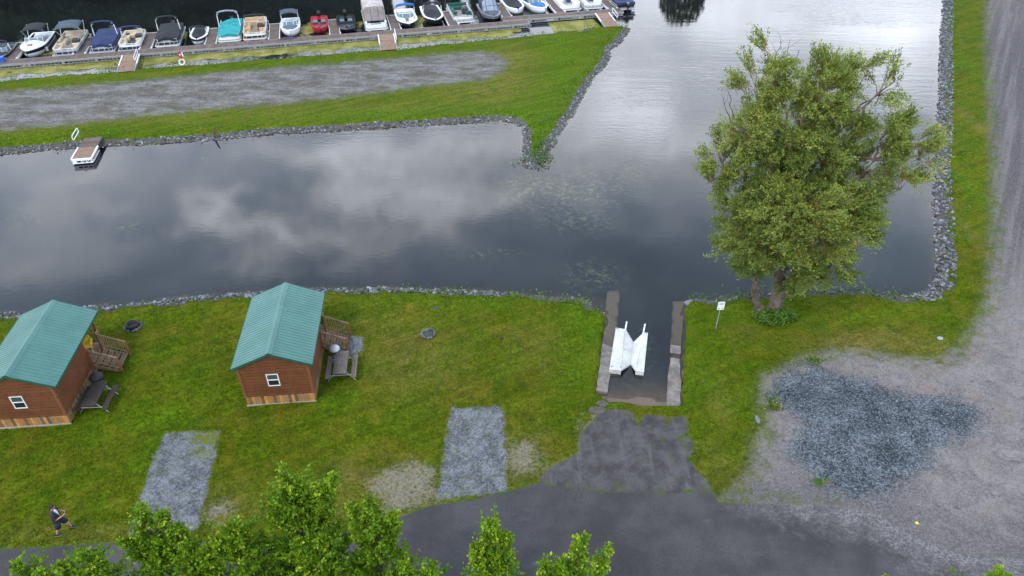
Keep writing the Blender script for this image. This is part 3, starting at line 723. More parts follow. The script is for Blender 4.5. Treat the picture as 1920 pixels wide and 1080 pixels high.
# painted metal roof
m, g, bs = newmat('roof_metal')
co = g.n('ShaderNodeTexCoord').outputs['Object']
c = g.mix(g.ss(g.noise(co, .9, 4, .6), .3, .7), (0.048, 0.140, 0.120), (0.064, 0.172, 0.148))
c = g.mix(g.m('MULTIPLY', g.ss(g.noise(g.vscale(co, (1, 6, 1)), 2.0, 4, .7), .5, .8), .35), c, (0.12, 0.25, 0.215))
yy_ = g.n('ShaderNodeSeparateXYZ', {0: co}).outputs[1]
fr_ = g.m('FRACT', g.m('DIVIDE', g.m('SUBTRACT', yy_, .095), .2035))
c = g.mix(g.m('MULTIPLY', g.m('LESS_THAN', fr_, .07), .6), c, (0.02, 0.07, 0.055))
setb(g, bs, color=c, rough=.38, spec=.5, normal=g.bump(g.noise(co, 2.5, 2), .08, .05))
m, g, bs = newmat('window_glass')
setb(g, bs, color=(0.012, 0.018, 0.02), rough=.06, spec=.8)
m, g, bs = newmat('screen_glass')
setb(g, bs, color=(0.05, 0.07, 0.07), rough=.25, spec=.5)
# concrete of the slip, wet and stained
m, g, bs = newmat('concrete')
co = g.n('ShaderNodeTexCoord').outputs['Object']
c = g.mix(g.ss(g.noise(co, 1.6, 6, .7), .35, .65), (0.11, 0.095, 0.085), (0.23, 0.20, 0.18))
c = g.mix(g.ss(g.noise(co, 5, 6, .75), .58, .7), c, (0.36, 0.34, 0.31))
c = g.mix(g.m('MULTIPLY', g.ss(g.noise(co, 2.4, 6, .7, .3), .58, .68), .6), c, (0.05, 0.045, 0.04))
c = g.mix(1.0, c, g.mix(g.noise(co, 30, 3), (.7, .7, .7), (1.3, 1.3, 1.3)), 'MULTIPLY')
zw_ = g.n('ShaderNodeSeparateXYZ', {0: co}).outputs[2]
c = g.mix(g.ss(zw_, WZ + .02, WZ - .04), c, g.mix(g.noise(co, 3, 5, .7), (0.22, 0.18, 0.14), (0.38, 0.32, 0.26)))
setb(g, bs, color=c, rough=.85, normal=g.bump(g.noise(co, 12, 5, .7), .6, .03))

simple('wet_slab', (0.085, 0.072, 0.062), .8, var=.4, scale=4)
# ------------------------------------------------------------------ cabins
def fr_xf(A, ang):
    a = math.radians(ang)
    def f(u, v, z=0.0): return Vector((A[0] + u * math.cos(a) - v * math.sin(a), A[1] + u * math.sin(a) + v * math.cos(a), z))
    return f
W, ZE, ZR, OV, RL, ZF = 3.40, 2.63, 3.48, 0.24, 5.55, 0.60
BL = 3.55        # length of the closed room; the porch is behind it
def cabin(label, A, ang):
    t = thing('cabin', label, 'cabin', (A[0], A[1], 0), math.radians(ang), 'red brown cabins with green metal roofs')
    # walls (gable box)
    zr = ZE + (ZR - ZE) * .93
    b = M(); sl = (ZR - ZE) / (W / 2 + OV)
    zw = ZR - .06 - sl * W / 2; zp = ZR - .06
    vs = [(0, 0, ZF), (W, 0, ZF), (W, 0, zw), (W / 2, 0, zp), (0, 0, zw), (0, BL, ZF), (W, BL, ZF), (W, BL, zw), (W / 2, BL, zp), (0, BL, zw)]
    b.add(vs, [(0, 1, 2, 3, 4), (9, 8, 7, 6, 5), (1, 6, 7, 2), (0, 4, 9, 5), (2, 7, 8, 3), (4, 3, 8, 9), (0, 5, 6, 1)])
    b.build('wall', 'siding_x', t)
    for x in (0, W):   # corner boards, proud of the siding
        s = 1 if x else -1
        b = M(); b.add([(x - s * .10, -.022, ZF + .005), (x + s * .022, -.022, ZF + .005), (x + s * .022, .10, ZF + .005), (x + s * .001, .10, ZF + .005), (x + s * .001, -.001, ZF + .005), (x - s * .10, -.001, ZF + .005)]
                       + [(x - s * .10, -.022, zw - .02), (x + s * .022, -.022, zw - .02), (x + s * .022, .10, zw - .02), (x + s * .001, .10, zw - .02), (x + s * .001, -.001, zw - .02), (x - s * .10, -.001, zw - .02)],
                      [tuple(range(6)), tuple(range(11, 5, -1))] + [(i, (i + 1) % 6, 6 + (i + 1) % 6, 6 + i) for i in range(6)])
        b.build('corner_board', 'trim_brown', t)
        M().b2(x + s * .0, x + s * .022, BL - .10, BL, ZF + .005, zw - .03).build('corner_board', 'trim_brown', t)
    for a_, b_ in ((-.004, .03), (RL - .32, RL - .29)): M().b2(.02, W - .02, a_, b_, .06, ZF - .003).build('skirting', 'skirt_front', t)
    for a_, b_ in ((W - .03, W + .002), (-.002, .03)): M().b2(a_, b_, .03, RL - .32, .04, ZF - .003).build('skirting', 'skirt_side', t)
    b = M(); b.b2(-.03, W + .03, -.035, -.006, -.03, .068); b.build('base_board', 'board_white', t)
    # window
    wf = M(); x0, x1, z0, z1 = 1.30, 1.88, 1.30, 2.10
    f_ = .042
    wf.b2(x0, x1, -.035, -.002, z0, z0 + f_); wf.b2(x0, x1, -.035, -.002, z1 - f_, z1); wf.b2(x0, x0 + f_, -.035, -.002, z0 + f_, z1 - f_); wf.b2(x1 - f_, x1, -.035, -.002, z0 + f_, z1 - f_)
    wf.b2(x0 + f_, x1 - f_, -.03, -.002, 1.68, 1.73)
    wo = wf.build('window', 'white_vinyl', t)
    M().b2(x0 + f_, x1 - f_, -.012, -.001, z0 + f_, 1.68).build('pane', 'window_glass', wo)
    M().b2(x0 + f_, x1 - f_, -.010, -.001, 1.73, z1 - f_).build('pane', 'screen_glass', wo)
    b = M(); b.b2(x0 - .05, x0 - .002, -.02, -.001, z0 - .02, z1 + .06); b.b2(x1 + .002, x1 + .07, -.02, -.001, z0 - .04, z1 + .06); b.b2(x0 - .002, x1 + .002, -.02, -.001, z1 + .002, z1 + .06); b.b2(x0 - .05, x1 + .07, -.018, -.001, z0 - .05, z0 - .002)
    b.build('trim', 'trim_brown', wo)
    # roof: two panels, standing ribs, ridge cap
    r = M(); th = .05
    for s in (-1, 1):
        def pt(d, v, h): return (W / 2 + s * d, v, ZR - sl * d + h)
        D = W / 2 + OV
        vs = [pt(0, -.05, 0), pt(D, -.05, 0), pt(D, RL, 0), pt(0, RL, 0), pt(0, -.05, -th), pt(D, -.05, -th), pt(D, RL, -th), pt(0, RL, -th)]
        r.add(vs, [(0, 1, 2, 3), (4, 7, 6, 5), (0, 4, 5, 1), (1, 5, 6, 2), (2, 6, 7, 3)])
        k = -.05 + .11
        while k < RL - .03:
            r.add([pt(.09, k, .001), pt(D, k, .001), pt(D, k + .035, .001), pt(.09, k + .035, .001), pt(.09, k + .009, .022), pt(D, k + .009, .022), pt(D, k + .026, .022), pt(.09, k + .026, .022)],
                  [(0, 1, 5, 4), (4, 5, 6, 7), (7, 6, 2, 3), (1, 2, 6, 5)])
            k += .2035
    ro = r.build('roof', 'roof_metal', t)
    rc = M()
    rc.add([(W / 2 - .17, -.06, ZR - sl * .17 + .03), (W / 2, -.06, ZR + .045), (W / 2 + .17, -.06, ZR - sl * .17 + .03), (W / 2 - .17, RL + .01, ZR - sl * .17 + .03), (W / 2, RL + .01, ZR + .045), (W / 2 + .17, RL + .01, ZR - sl * .17 + .03),
            (W / 2 - .19, -.06, ZR - sl * .19 + .001), (W / 2 - .19, RL + .01, ZR - sl * .19 + .001), (W / 2 + .19, -.06, ZR - sl * .19 + .001), (W / 2 + .19, RL + .01, ZR - sl * .19 + .001)],
           [(0, 1, 4, 3), (1, 2, 5, 4), (6, 0, 3, 7), (2, 8, 9, 5)])
    rc.build('ridge_cap', 'roof_metal', ro)
    fa = M()   # fascia
    for s in (-1, 1):
        D = W / 2 + OV
        for v0, v1 in ((-.085, -.052), (RL + .002, RL + .035)):
            def pt(d, v, h): return (W / 2 + s * d, v, ZR - sl * d + h)
            vs = [pt(0, v0, .012), pt(D + .015, v0, .012), pt(D + .015, v1, .012), pt(0, v1, .012), pt(0, v0, -.13), pt(D + .015, v0, -.13), pt(D + .015, v1, -.13), pt(0, v1, -.13)]
            fa.add(vs, [(0, 1, 2, 3), (4, 7, 6, 5), (0, 4, 5, 1), (1, 5, 6, 2), (2, 6, 7, 3)])
        x = W / 2 + s * (D + .002)
        z = ZR - sl * D
        fa.b2(x, x + s * .02, -.05, RL, z - .12, z + .005)
        fa.b2(x - s * .26, x, -.05, -.01, z - .125, z - .055)
    fa.build('fascia', 'green_trim', ro)
    # porch
    b = M(); b.b2(0, W + .03, BL + .002, RL - .28, ZF, ZF + .07); b.build('porch_floor', 'stair_wood', t)
    b = M(); b.b2(1.25, 2.15, BL + .002, BL + .045, ZF + .08, 2.45); b.build('door', 'trim_brown', t)
    for x, v in ((.06, RL - .36), (W - .06, RL - .36)):
        M().b2(x - .06, x + .06, v - .06, v + .06, ZF + .07, ZE - .02).build('post', 'post_wood', t)
    def rail(name, a, bb, n, drop=.85, low=.1):
        rl = M(); rl.path([a, bb], .05, 4)
        o = rl.build(name, 'rail_wood', t)
        ba = M(); a = Vector(a); bb = Vector(bb)
        for i in range(n):
            p = a.lerp(bb, (i + .5) / n); ba.b2(p.x - .018, p.x + .018, p.y - .018, p.y + .018, p.z - drop, p.z - .03)
        lo0 = a - Vector((0, 0, drop - low)); lo1 = bb - Vector((0, 0, drop - low)); ba.path([lo0, lo1], .035, 4)
        ba.build('balusters', 'rail_wood', o)
    zt = ZF + 1.0
    rail('railing', (.1, RL - .36, zt), (W - .1, RL - .36, zt), 22)
    rail('railing', (.05, BL + .05, zt), (.05, RL - .42, zt), 11)
    v0, v1, u1 = 3.58, 4.86, 4.72
    rail('railing', (W, v1 + .04, zt), (W, RL - .42, zt), 3)
    rail('stair_rail', (W + .02, v0, zt + .02), (u1, v0, .98), 11, .84)
    rail('stair_rail', (W + .02, v1, zt + .02), (u1, v1, .98), 11, .84)
    for v in (v0, v1):
        M().b2(u1 - .045, u1 + .045, v - .045, v + .045, 0, 1.0).build('newel_post', 'post_wood', t)
        M().b2(W + .0, W + .09, v - .045, v + .045, ZF - .3, zt + .04).build('newel_post', 'post_wood', t)
        st = M(); st.add([(W + .03, v - .02, ZF), (u1 - .05, v - .02, .06), (u1 - .05, v - .02, .0), (u1 - .3, v - .02, .0), (W + .03, v - .02, ZF - .25),
                          (W + .03, v + .02, ZF), (u1 - .05, v + .02, .06), (u1 - .05, v + .02, .0), (u1 - .3, v + .02, .0), (W + .03, v + .02, ZF - .25)],
                         [(0, 1, 2, 3, 4), (9, 8, 7, 6, 5), (0, 5, 6, 1), (1, 6, 7, 2), (3, 8, 9, 4), (4, 9, 5, 0)])
        st.build('stringer', 'rail_wood', t)
    for i in range(4):
        u = W + .10 + i * .30; z = ZF - .04 - i * .125
        b = M(); b.b2(u, u + .13, v0 + .03, v1 - .03, z - .04, z); b.b2(u + .145, u + .275, v0 + .03, v1 - .03, z - .04, z - .002)
        b.build('step', 'stair_wood', t)
    return t
CA1, CA2 = (-25.10, 24.24), (-13.35, 25.74)
cabin('cabin cut off by the left edge with a yellow chair on its porch', CA1, 5.2)
cabin('whole cabin standing left of centre with a kettle grill beside its stairs', CA2, 5.3)
F1 = fr_xf(CA1, 5.2); F2 = fr_xf(CA2, 5.3)

# yellow chair on the left porch
p = F1(2.88, 4.62, ZF + .07)
t = thing('chair', 'bright yellow chair on the porch of the left cabin', 'chair', p, math.radians(5 + 20))
M().pad(-.25, .25, -.24, .24, .36, .42, .03).build('seat', 'yellow', t)
b = M()
for i in range(5): b.box((-.2 + i * .1, .26, .60), (.085, .03, .42), rx=-.2)
b.build('backrest', 'yellow', t)
for x in (-.22, .22):
    for y in (-.2, .2): M().b2(x - .025, x + .025, y - .025, y + .025, 0, .36).build('leg', 'yellow', t)
for x in (-.28, .28): M().b2(x - .05, x + .05, -.26, .26, .56, .59).build('armrest', 'yellow', t)

# picnic tables
def picnic(label, p, rz, wood='old_wood'):
    t = thing('picnic_table', label, 'picnic table', p, rz, 'weathered picnic tables beside the cabins')
    b = M()
    for i in range(5): b.b2(-.35 + i * .14, -.35 + i * .14 + .132, -.86, .86, .72, .76)
    b.build('tabletop', wood, t)
    for s in (-1, 1):
        b = M(); b.b2(s * .66 - .125, s * .66 + .125, -.86, .86, .42, .46); b.build('bench', wood, t)
    for y in (-.62, .62):
        b = M()
        for s in (-1, 1): b.path([(s * .2, y, .72), (s * .72, y, .0)], .022, 6)
        b.build('leg_frame', 'galv', t)
        M().path([(-.80, y, .40), (.80, y, .40)], .026, 6).build('cross_brace', 'galv', t)
        M().b2(-.34, .34, y - .03, y + .03, .66, .718).build('cleat', 'old_wood', t)
    return t
q = F2(4.58, 1.98); picnic('sun bleached grey picnic table below the stairs of the whole cabin', (q.x, q.y, 0), math.radians(5.3))
q = F1(4.33, 1.25); picnic('dark brown picnic table in the shade of the left cabin', (q.x, q.y, 0), math.radians(3.5), 'dark_wood')
# grills
def grill(label, p, lid, r=.29):
    t = thing('kettle_grill', label, 'grill', (p.x, p.y, 0), .4)
    M().lathe([(.02, .52), (r * .6, .55), (r * .93, .66), (r, .76)], n=20).build('bowl', 'black_metal', t, True)
    o = M().lathe([(r + .012, .765), (r * .98, .83), (r * .75, .93), (r * .35, .99), (.02, 1.0)], n=20).build('lid', lid, t, True)
    M().path([(-.07, 0, .99), (-.06, 0, 1.05), (.06, 0, 1.05), (.07, 0, .99)], .012, 6).build('handle', 'black_metal', o)
    for k in range(3):
        a = k * 2.094; M().path([(.14 * math.cos(a), .14 * math.sin(a), .60), (.3 * math.cos(a), .3 * math.sin(a), 0)], .014, 6).build('leg', 'galv', t)
grill('charcoal kettle grill with a pale grey lid beside the stairs', F2(4.15, 3.02), 'grey_lid')
grill('all black kettle grill between the left cabin wall and its picnic table', F1(4.02, 2.42), 'black_metal', .34)

# fire pits
def firepit(label, x, y, metal):
    c_ = P(x, y); t = thing('fire_pit', label, 'fire pit', (c_.x, c_.y, 0), 0, 'fire pits on the lawn')
    if metal:
        M().lathe([(.30, .0), (.33, .02), (.34, .27), (.30, .28), (.285, .05), (.26, .04)], n=24).build('metal_ring', 'black_metal', t, True)
    rr = random.Random(int(x))
    for i in range(13 if not metal else 8):
        a = i * 2 * math.pi / (13 if not metal else 13) + (3.6 if metal else 0) + rr.uniform(-.1, .1)
        R_ = .36 if not metal else .44
        v = IV * np.array([.12, .09, .075]) * rr.uniform(.8, 1.25) + (np.random.RandomState(i).rand(12, 3) - .5) * .03
        q = np.array(Matrix.Rotation(a + 1.57, 3, 'Z')); v = v @ q.T + np.array([R_ * math.cos(a), R_ * math.sin(a), .06])
        me = fastmesh('rim_stone', v, IF, {'tint': np.full(12, rr.uniform(.05, .4))}); mobj('rim_stone', me, 'stone', t)
    M().lathe([(.29, .03), (.2, .05), (.02, .055)], n=16).build('ash_bed', 'ash', t)
firepit('black metal fire ring set in stones right of the left cabin', 250, 613, True)
firepit('low round fire pit of loose stones on the middle lawn', 803, 627, False)

# scorched spots and stakes
simple('char', (0.012, 0.011, 0.010), .95, var=.5, scale=20)
p = P(941, 635); t = M().lathe([(.10, -.02), (.10, .03), (.07, .045), (.02, .05)], n=12).build('drain_cap', 'char'); t.location = (p.x, p.y, 0); tag(t, 'small black round cap set flush in the middle lawn', 'cap')
p = P(836, 577); t = M().path([(0, 0, -.05), (.02, 0, .18), (.01, .02, .36)], .02, 6).build('stake', 'char'); t.location = (p.x, p.y, 0); tag(t, 'short black stake near the stone bank on the middle lawn', 'stake')
p = P(818, 578); v = IV * np.array([.2, .11, .09]); t = mobj('boulder', fastmesh('boulder', v, IF, {'tint': np.full(12, .1)}), 'stone'); t.location = (p.x, p.y, .03); tag(t, 'small dark brown rock lying by the black stake', 'rock')
p = P(1762, 635); v = IV * np.array([.2, .14, .09]); t = mobj('boulder', fastmesh('boulder', v, IF, {'tint': np.full(12, 1.)}), 'stone'); t.location = (p.x, p.y, .03); tag(t, 'pale flat rock on the worn grass by the right gravel road', 'rock')
p = P(1890 - 1300 / 1 + 733, 786); p = P(1420, 787); v = IV * np.array([.13, .3, .10]); t = mobj('boulder', fastmesh('boulder', v, IF, {'tint': np.full(12, .45)}), 'stone'); t.location = (p.x, p.y, .03); tag(t, 'blue grey boulder at the grass edge left of the crushed stone', 'rock')
p = P(1719, 981); t = M().pad(-.07, .07, -.06, .06, 0.0, .03, .02).build('yellow_scrap', 'yellow'); t.location = (p.x, p.y, .01); t.rotation_euler = (0, 0, .3); tag(t, 'tiny bright yellow scrap lying on the dusty asphalt at right', 'litter')
for (x, y, n, lab) in ((1527, 676, 9, 'clump of yellow flowering weeds at the top of the crushed stone'), (1450, 766, 12, 'yellow flowering weeds between boulder and crushed stone'), (1539, 904, 5, 'small green weed clump low on the crushed stone'), (1446, 752, 4, 'dark leafy weed clump at the left rim of the crushed stone')):
    q = P(x, y); rr = random.Random(x)
    c_ = [(rr.gauss(0, .22), rr.gauss(0, .12), 0) for _ in range(n)]
    o = leafcloud('weed_clump', c_, 22, .12, 'weed_leaf', x, None, .10, .10); o.location = (q.x, q.y, 0); tag(o, lab, 'weeds')
    if 'yellow' in lab:
        leafcloud("flower_heads", [(a, b_, .12) for a, b_, _ in c_], 5, .05, "yellow", x + 1, o, .10, .08)

# sign on its post
p = P(1342, 616)
t = thing('lawn_sign', 'small white notice on a thin grey post left of the big willow', 'sign', (p.x, p.y, 0), 0.05)
M().path([(0, 0, -.1), (0, 0, 1.55)], .028, 6).build('post', 'sign_blue', t)
b = M(); b.add([(x, y, z) for y in (-.05, -.03) for x, z in ((-.16, 1.42), (.16, 1.42), (.19, 1.45), (.19, 1.95), (.16, 1.98), (-.16, 1.98), (-.19, 1.95), (-.19, 1.45))],
              [tuple(range(8)), tuple(range(15, 7, -1))] + [(i, 8 + i, 8 + (i + 1) % 8, (i + 1) % 8) for i in range(8)])
pn = b.build('panel', 'white_vinyl', t)
b = M()
for z, w in ((1.90, .24), (1.84, .27), (1.78, .2)): b.b2(-w / 2, w / 2, -.054, -.0505, z - .014, z + .014)
b.build('writing', 'sign_grey', pn)
b = M()
for s in (-1, 1): b.add([(s * .17, -.054, 1.52), (s * .10, -.054, 1.56), (s * .10, -.054, 1.535), (s * .06, -.054, 1.535), (s * .06, -.054, 1.505), (s * .10, -.054, 1.505), (s * .10, -.054, 1.48)], [tuple(range(7))])
b.build('arrow_mark', 'char', pn)

# driftwood post
p = P(403, 261, WZ)
o = M().path([(0, 0, -.2), (.03, .05, .3), (.08, .1, .6), (.14, .2, .95)], [.09, .08, .07, .05], 7).build('driftwood_log', 'twig'); o.location = (p.x, p.y, WZ)
tag(o, 'weathered stump of driftwood leaning in the stone bank right of the small dock', 'driftwood')

# slip walls
def wall_prism(name, label, pxs, z0s, group):
    pts = [(P(x, y, z).x, P(x, y, z).y, z) for (x, y), z in zip(pxs, z0s)]
    # pts run down the left side then up the right side; sheet top subdivided
    n = len(pts) // 2; L = pts[:n]; R_ = list(reversed(pts[n:]))
    b = M(); rr = random.Random(len(label))
    NS = 14; rings = []
    def lerp3(A, t):
        k = t * (len(A) - 1); i = min(int(k), len(A) - 2); f_ = k - i
        return [A[i][j] * (1 - f_) + A[i + 1][j] * f_ for j in range(3)]
    for s in range(NS + 1):
        a = lerp3(L, s / NS); c_ = lerp3(R_, s / NS)
        j = [rr.uniform(-.025, .025) for _ in range(4)]
        rings.append([(a[0] + j[0], a[1], -2.0), (a[0] + j[0], a[1] + j[2], a[2]), (c_[0] + j[1], c_[1] + j[3], c_[2] + j[0] * .4), (c_[0] + j[1], c_[1], -2.0)])
    b.ring_loft(rings)
    o = b.build(name, 'concrete'); return tag(o, label, 'wall', group)
G_ = 'concrete side walls of the boat slip'
wall_prism('slip_wall', 'left concrete wall of the slip, its far half under water', [(1138, 543), (1134, 610), (1124, 690), (1117, 733), (1139, 735), (1146, 690), (1158, 617), (1162, 543)], [-.62, -.52, -.36, -.30, -.30, -.36, -.52, -.62], G_)
wall_prism('slip_wall', 'brownish half sunken far piece of the right slip wall', [(1261, 565), (1259, 610), (1257, 662), (1276, 663), (1280, 610), (1283, 565)], [-.58, -.52, -.42, -.42, -.52, -.58], G_)
wall_prism('slip_wall', 'pale crumbling near piece of the right slip wall', [(1257, 670), (1252, 715), (1250, 763), (1275, 763), (1277, 715), (1274, 672)], [-.38, -.30, -.24, -.24, -.30, -.38], G_)
p = P(1297, 568, WZ); v = IV * np.array([.55, .35, .2]); o = mobj('boulder', fastmesh('boulder', v, IF, {'tint': np.full(12, .5)}), 'stone'); o.location = (p.x, p.y, WZ - .05); tag(o, 'flat grey boulder in the water at the head of the right slip wall', 'rock')
rr = random.Random(4)
for x, y, s, lab in ((1130, 757, .33, 'upper of the two flat stones left of the slip apron'), (1118, 769, .42, 'lower of the two flat stones left of the slip apron')):
    p = P(x, y); o = M().prism([(s * math.cos(a) * (1 + rr.uniform(-.15, .15)), s * .62 * math.sin(a) * (1 + rr.uniform(-.15, .15))) for a in [k * math.pi / 5 for k in range(10)]], -.05, .012).build('flat_stone', 'wet_slab')
    o.location = (p.x, p.y, 0); tag(o, lab, 'stone')

# white drive-on float in the slip
A = [(1154.6, 613.4), (1172.7, 616.3), (1142.6, 691.4), (1164.8, 693.9), (1187.6, 641.6), (1183, 683.3), (1207.6, 622.3), (1215.3, 623.0), (1207.6, 696), (1192, 694)]
top = -.12; q = [P(x, y, top) for x, y in A]; ql = [P(x, y, WZ + .04) for x, y in (A[4], A[5])]
o0 = q[5].copy(); t = thing('boat_lift', 'white plastic drive-on boat float with a deep V cradle in the concrete slip', 'boat lift', (o0.x, o0.y, WZ), 0)
def lc(v): return (v.x - o0.x, v.y - o0.y, v.z - WZ)
def slab(name, corners, zbot, inset=.0):
    """corners ccw from above, each (x,y,z); lower edge pulled in a little"""
    b = M(); n = len(corners); cx = sum(c[0] for c in corners) / n; cy = sum(c[1] for c in corners) / n
    r1 = [(c[0], c[1], c[2] - .03) for c in corners]
    r2 = [(c[0] + (cx - c[0]) * .06, c[1] + (cy - c[1]) * .03, c[2]) for c in corners]
    r0 = [(c[0], c[1], zbot) for c in corners]
    b.ring_loft([r0, r1, r2]); return b.build(name, 'hdpe', t)
q[8] = q[8]; fl = [q[2], q[3], q[1], q[0]]
slab('left_pontoon', [lc(v) for v in fl], -.15)
slab('right_pontoon', [lc(q[9]), lc(q[8]), lc(q[7]), lc(q[6])], -.15)
def wing(name, a, b_, c_, d_):   # a,b = upper edge (near, far), c,d = lower centre edge (far, near)
    up = Vector((0, 0, .10)); vs = [a, b_, c_, d_]; N_ = 10; g_ = M(); rings = []
    for i in range(N_ + 1):
        f_ = i / N_; e1 = Vector(a).lerp(Vector(b_), f_); e2 = Vector(d_).lerp(Vector(c_), f_)
        h = .012 if i % 2 else 0
        rings.append([e1 + Vector((0, 0, h)), e2 + Vector((0, 0, h)), e2 - up, e1 - up])
    g_.ring_loft(rings); return g_.build(name, 'hdpe', t)
c0 = P(1187.6, 641.6, WZ + .05); c1 = P(1183, 683.3, WZ + .05)
wing('cradle_wing', lc(q[3]), lc(q[1]), lc(c0), lc(c1)); wing('cradle_wing', lc(q[9]), lc(q[6]), lc(c0), lc(c1))
for a_, b_ in (((1172.4, 619), (1175.2, 603.5)), ((1206, 626), (1209.4, 608))):
    p0 = P(*a_, -.10); p1 = P(*b_, -.02)
    M().path([lc(p0), lc(p1)], .045, 8).build('guide_pole', 'white_rail', t)
for i, (x, y) in enumerate(((1157.5, 616), (1147, 687), (1164, 688), (1211.5, 624.5), (1203, 697 - 4), (1171, 655))):
    v = P(x, y, top); M().lathe([(.045, .0), (.045, .02), (.02, .03)], (v.x - o0.x, v.y - o0.y, top - WZ), 10).build('cleat', 'sign_grey', t)

# ------------------------------------------------------------------ docks
DZ = .05
def place(o, u, v, z=0.0, rz=0.0):
    p = DW(u, v, z); o.location = p; o.rotation_euler = (0, 0, DANG + rz); return o
def truss(b, x0, x1, y, s, zt=DZ, zb=-.38, step=.36):
    """open side frame of a dock: top and bottom chords with short uprights"""
    b.b2(x0, x1, y, y + s * .07, zt - .17, zt + .012); b.b2(x0, x1, y, y + s * .05, zb, zb + .07)
    x = x0 + .05; i = 0
    while x < x1:
        w = .30 if i % 8 == 0 else .05
        b.b2(x, min(x + w, x1), y + s * .005, y + s * .045, zb + .07, zt - .17)
        if i % 8: b.path([(x + .05, y + s * .02, zb + .07), (x + step * .75, y + s * .02, zt - .17)], .018, 4)
        x += step + w - .05; i += 1
def walkway(label, u0, u1, v0, v1):
    t = thing('dock_walkway', label, 'dock'); place(t, u0, v0)
    L = u1 - u0; w = v1 - v0
    M().b2(0, L, .072, w - .052, DZ - .06, DZ).build('deck', 'deck_wood', t)
    b = M(); truss(b, 0, L, 0, 1); b.build('side_frame', 'galv', t)
    b = M(); b.b2(0, L, w - .05, w, DZ - .15, DZ + .01); b.b2(0, L, w - .04, w, -.38, -.31); b.build('side_frame', 'galv', t)
    M().b2(L + .003, L + .05, 0, w, DZ - .17, DZ + .008).build('end_frame', 'galv', t)
    k = .6
    while k < L - 1.2:
        M().pad(k, k + 1.3, .22, w - .15, WZ - .2, DZ - .2, .08).build('float', 'dark_float', t); k += 3.2
walkway('long near stretch of boat dock with brown boards and an open white side frame', -7, 54.6, .0, 1.4)
walkway('shorter far stretch of boat dock stepped back toward the last boats', 51.8, 66.4, 1.55, 2.95)
fing = [(20, 110), (148, 101), (273, 90), (395, 80), (514, 71), (628, 61), (742, 53), (850, 45), (950, 30), (1050, 22), (1149, 16)]
flab = ['finger dock between the black cut-off boat and the white cuddy cruiser', 'finger dock left of the navy covered pontoon boat', 'finger dock left of the black covered pontoon boat', 'finger dock left of the teal covered pontoon boat',
        'finger dock right of the tan seated pontoon boat', 'finger dock between the red boat and the black bass boat', 'finger dock right of the beige tented pontoon boat', 'finger dock left of the green seated deck boat',
        'finger dock right of the dark tented boat', 'finger dock left of the white deck boat with blue seats', 'last finger dock at the right end, left of the black outboard motor']
FU = []
for (x, y), lb in zip(fing, flab):
    u, v = DL(x, y, DZ); FU.append(u)
    far = u > 50; v0 = 3.0 if far else 1.45
    t = thing('finger_dock', lb, 'dock', group='finger docks between the boats'); place(t, u - .58, v0)
    LL = 5.2; w = 1.16
    M().b2(.055, w - .055, .0, LL - .06, DZ - .05, DZ).build('deck', 'finger_wood', t)
    b = M(); b.b2(0, .052, 0, LL, DZ - .22, DZ + .02); b.b2(w - .052, w, 0, LL, DZ - .22, DZ + .02); b.b2(.052, w - .052, LL - .057, LL, DZ - .22, DZ + .02); b.build('edge_rail', 'white_rail', t)
    for k in (.15, 2.6, 5.0):
        for s in (0, 1):
            M().b2(s * w - .05 + (.0 if s else -.02), s * w + .05 + (.02 if s else 0), k - .06, k + .06, DZ + .021, DZ + .10).build('cleat', 'white_rail', t)
    for k in (.8, 3.6): M().pad(.15, w - .15, k, k + 1.1, WZ - .2, DZ - .06, .06).build('float', 'dark_float', t)
# posts standing at two fingers
for u, v, lab in ((FU[6] - .35, 6.5, 'thin mooring pole at the tip of the finger beside the beige tented boat'),):
    o = M().path([(0, 0, WZ - .5), (0, 0, 1.1)], .035, 8).build('mooring_pole', 'black_metal'); place(o, u, v); tag(o, lab, 'pole')
# gangways to shore
def gangway(label, pts, rail_side, L0=2.2):
    (xa, ya), (xb, yb), (xc, yc), (xd, yd) = pts
    a, b_, c_, d_ = P(xa, ya, DZ + .03), P(xb, yb, DZ + .03), P(xc, yc, .06), P(xd, yd, .06)
    o0 = (c_ + d_) / 2; up = (a + b_) / 2; ln = (Vector((up.x, up.y, 0)) - Vector((o0.x, o0.y, 0))).length
    ang = math.atan2(up.y - o0.y, up.x - o0.x) - math.pi / 2; w = (d_ - c_).length
    t = thing('gangway', label, 'gangway', (o0.x, o0.y, .0), ang, 'wooden gangways from the spit to the dock')
    sl = .02
    M().b2(-w / 2 + .06, w / 2 - .06, 0, ln, .03, .08).build('deck', 'ramp_wood', t)
    for s in (-1, 1):
        M().b2(s * w / 2 - .05, s * w / 2 + .05, ln * .38, ln + .02, -.02, .13).build('edge_rail', 'white_rail', t)
        M().b2(s * w / 2 - .035, s * w / 2 + .035, 0, ln * .38 - .003, -.1, .10).build('side_beam', 'galv', t)
    if rail_side:
        x = rail_side * (w / 2 + .09); y0 = ln * .25; y1 = ln * .78; h = M()
        h.path([(x, y0 + .1, .62), (x, y0, .70), (x, y0, .92), (x, y0 + .12, 1.0), (x, y1 - .12, 1.0), (x, y1, .92), (x, y1, .70), (x, y1 - .1, .62), (x, y0 + .1, .62)], .032, 6)
        o = h.build('handrail', 'white_rail', t)
        for yy in (y0 + .25, y1 - .25): M().path([(x, yy, 0), (x, yy, .60)], .022, 6).build('rail_post', 'galv', o)
gangway('leftmost of the three gangways, leading to the boats near the navy cover', [(230, 103), (261, 103), (219, 135), (251, 134)], 1)
gangway('middle gangway below the beige tented pontoon boat', [(710, 64.5), (737, 63.5), (714, 94), (744.6, 93)], 1)
gangway('rightmost gangway at the far end of the dock', [(1117, 25), (1141, 24), (1134, 50), (1161, 50)], 1)
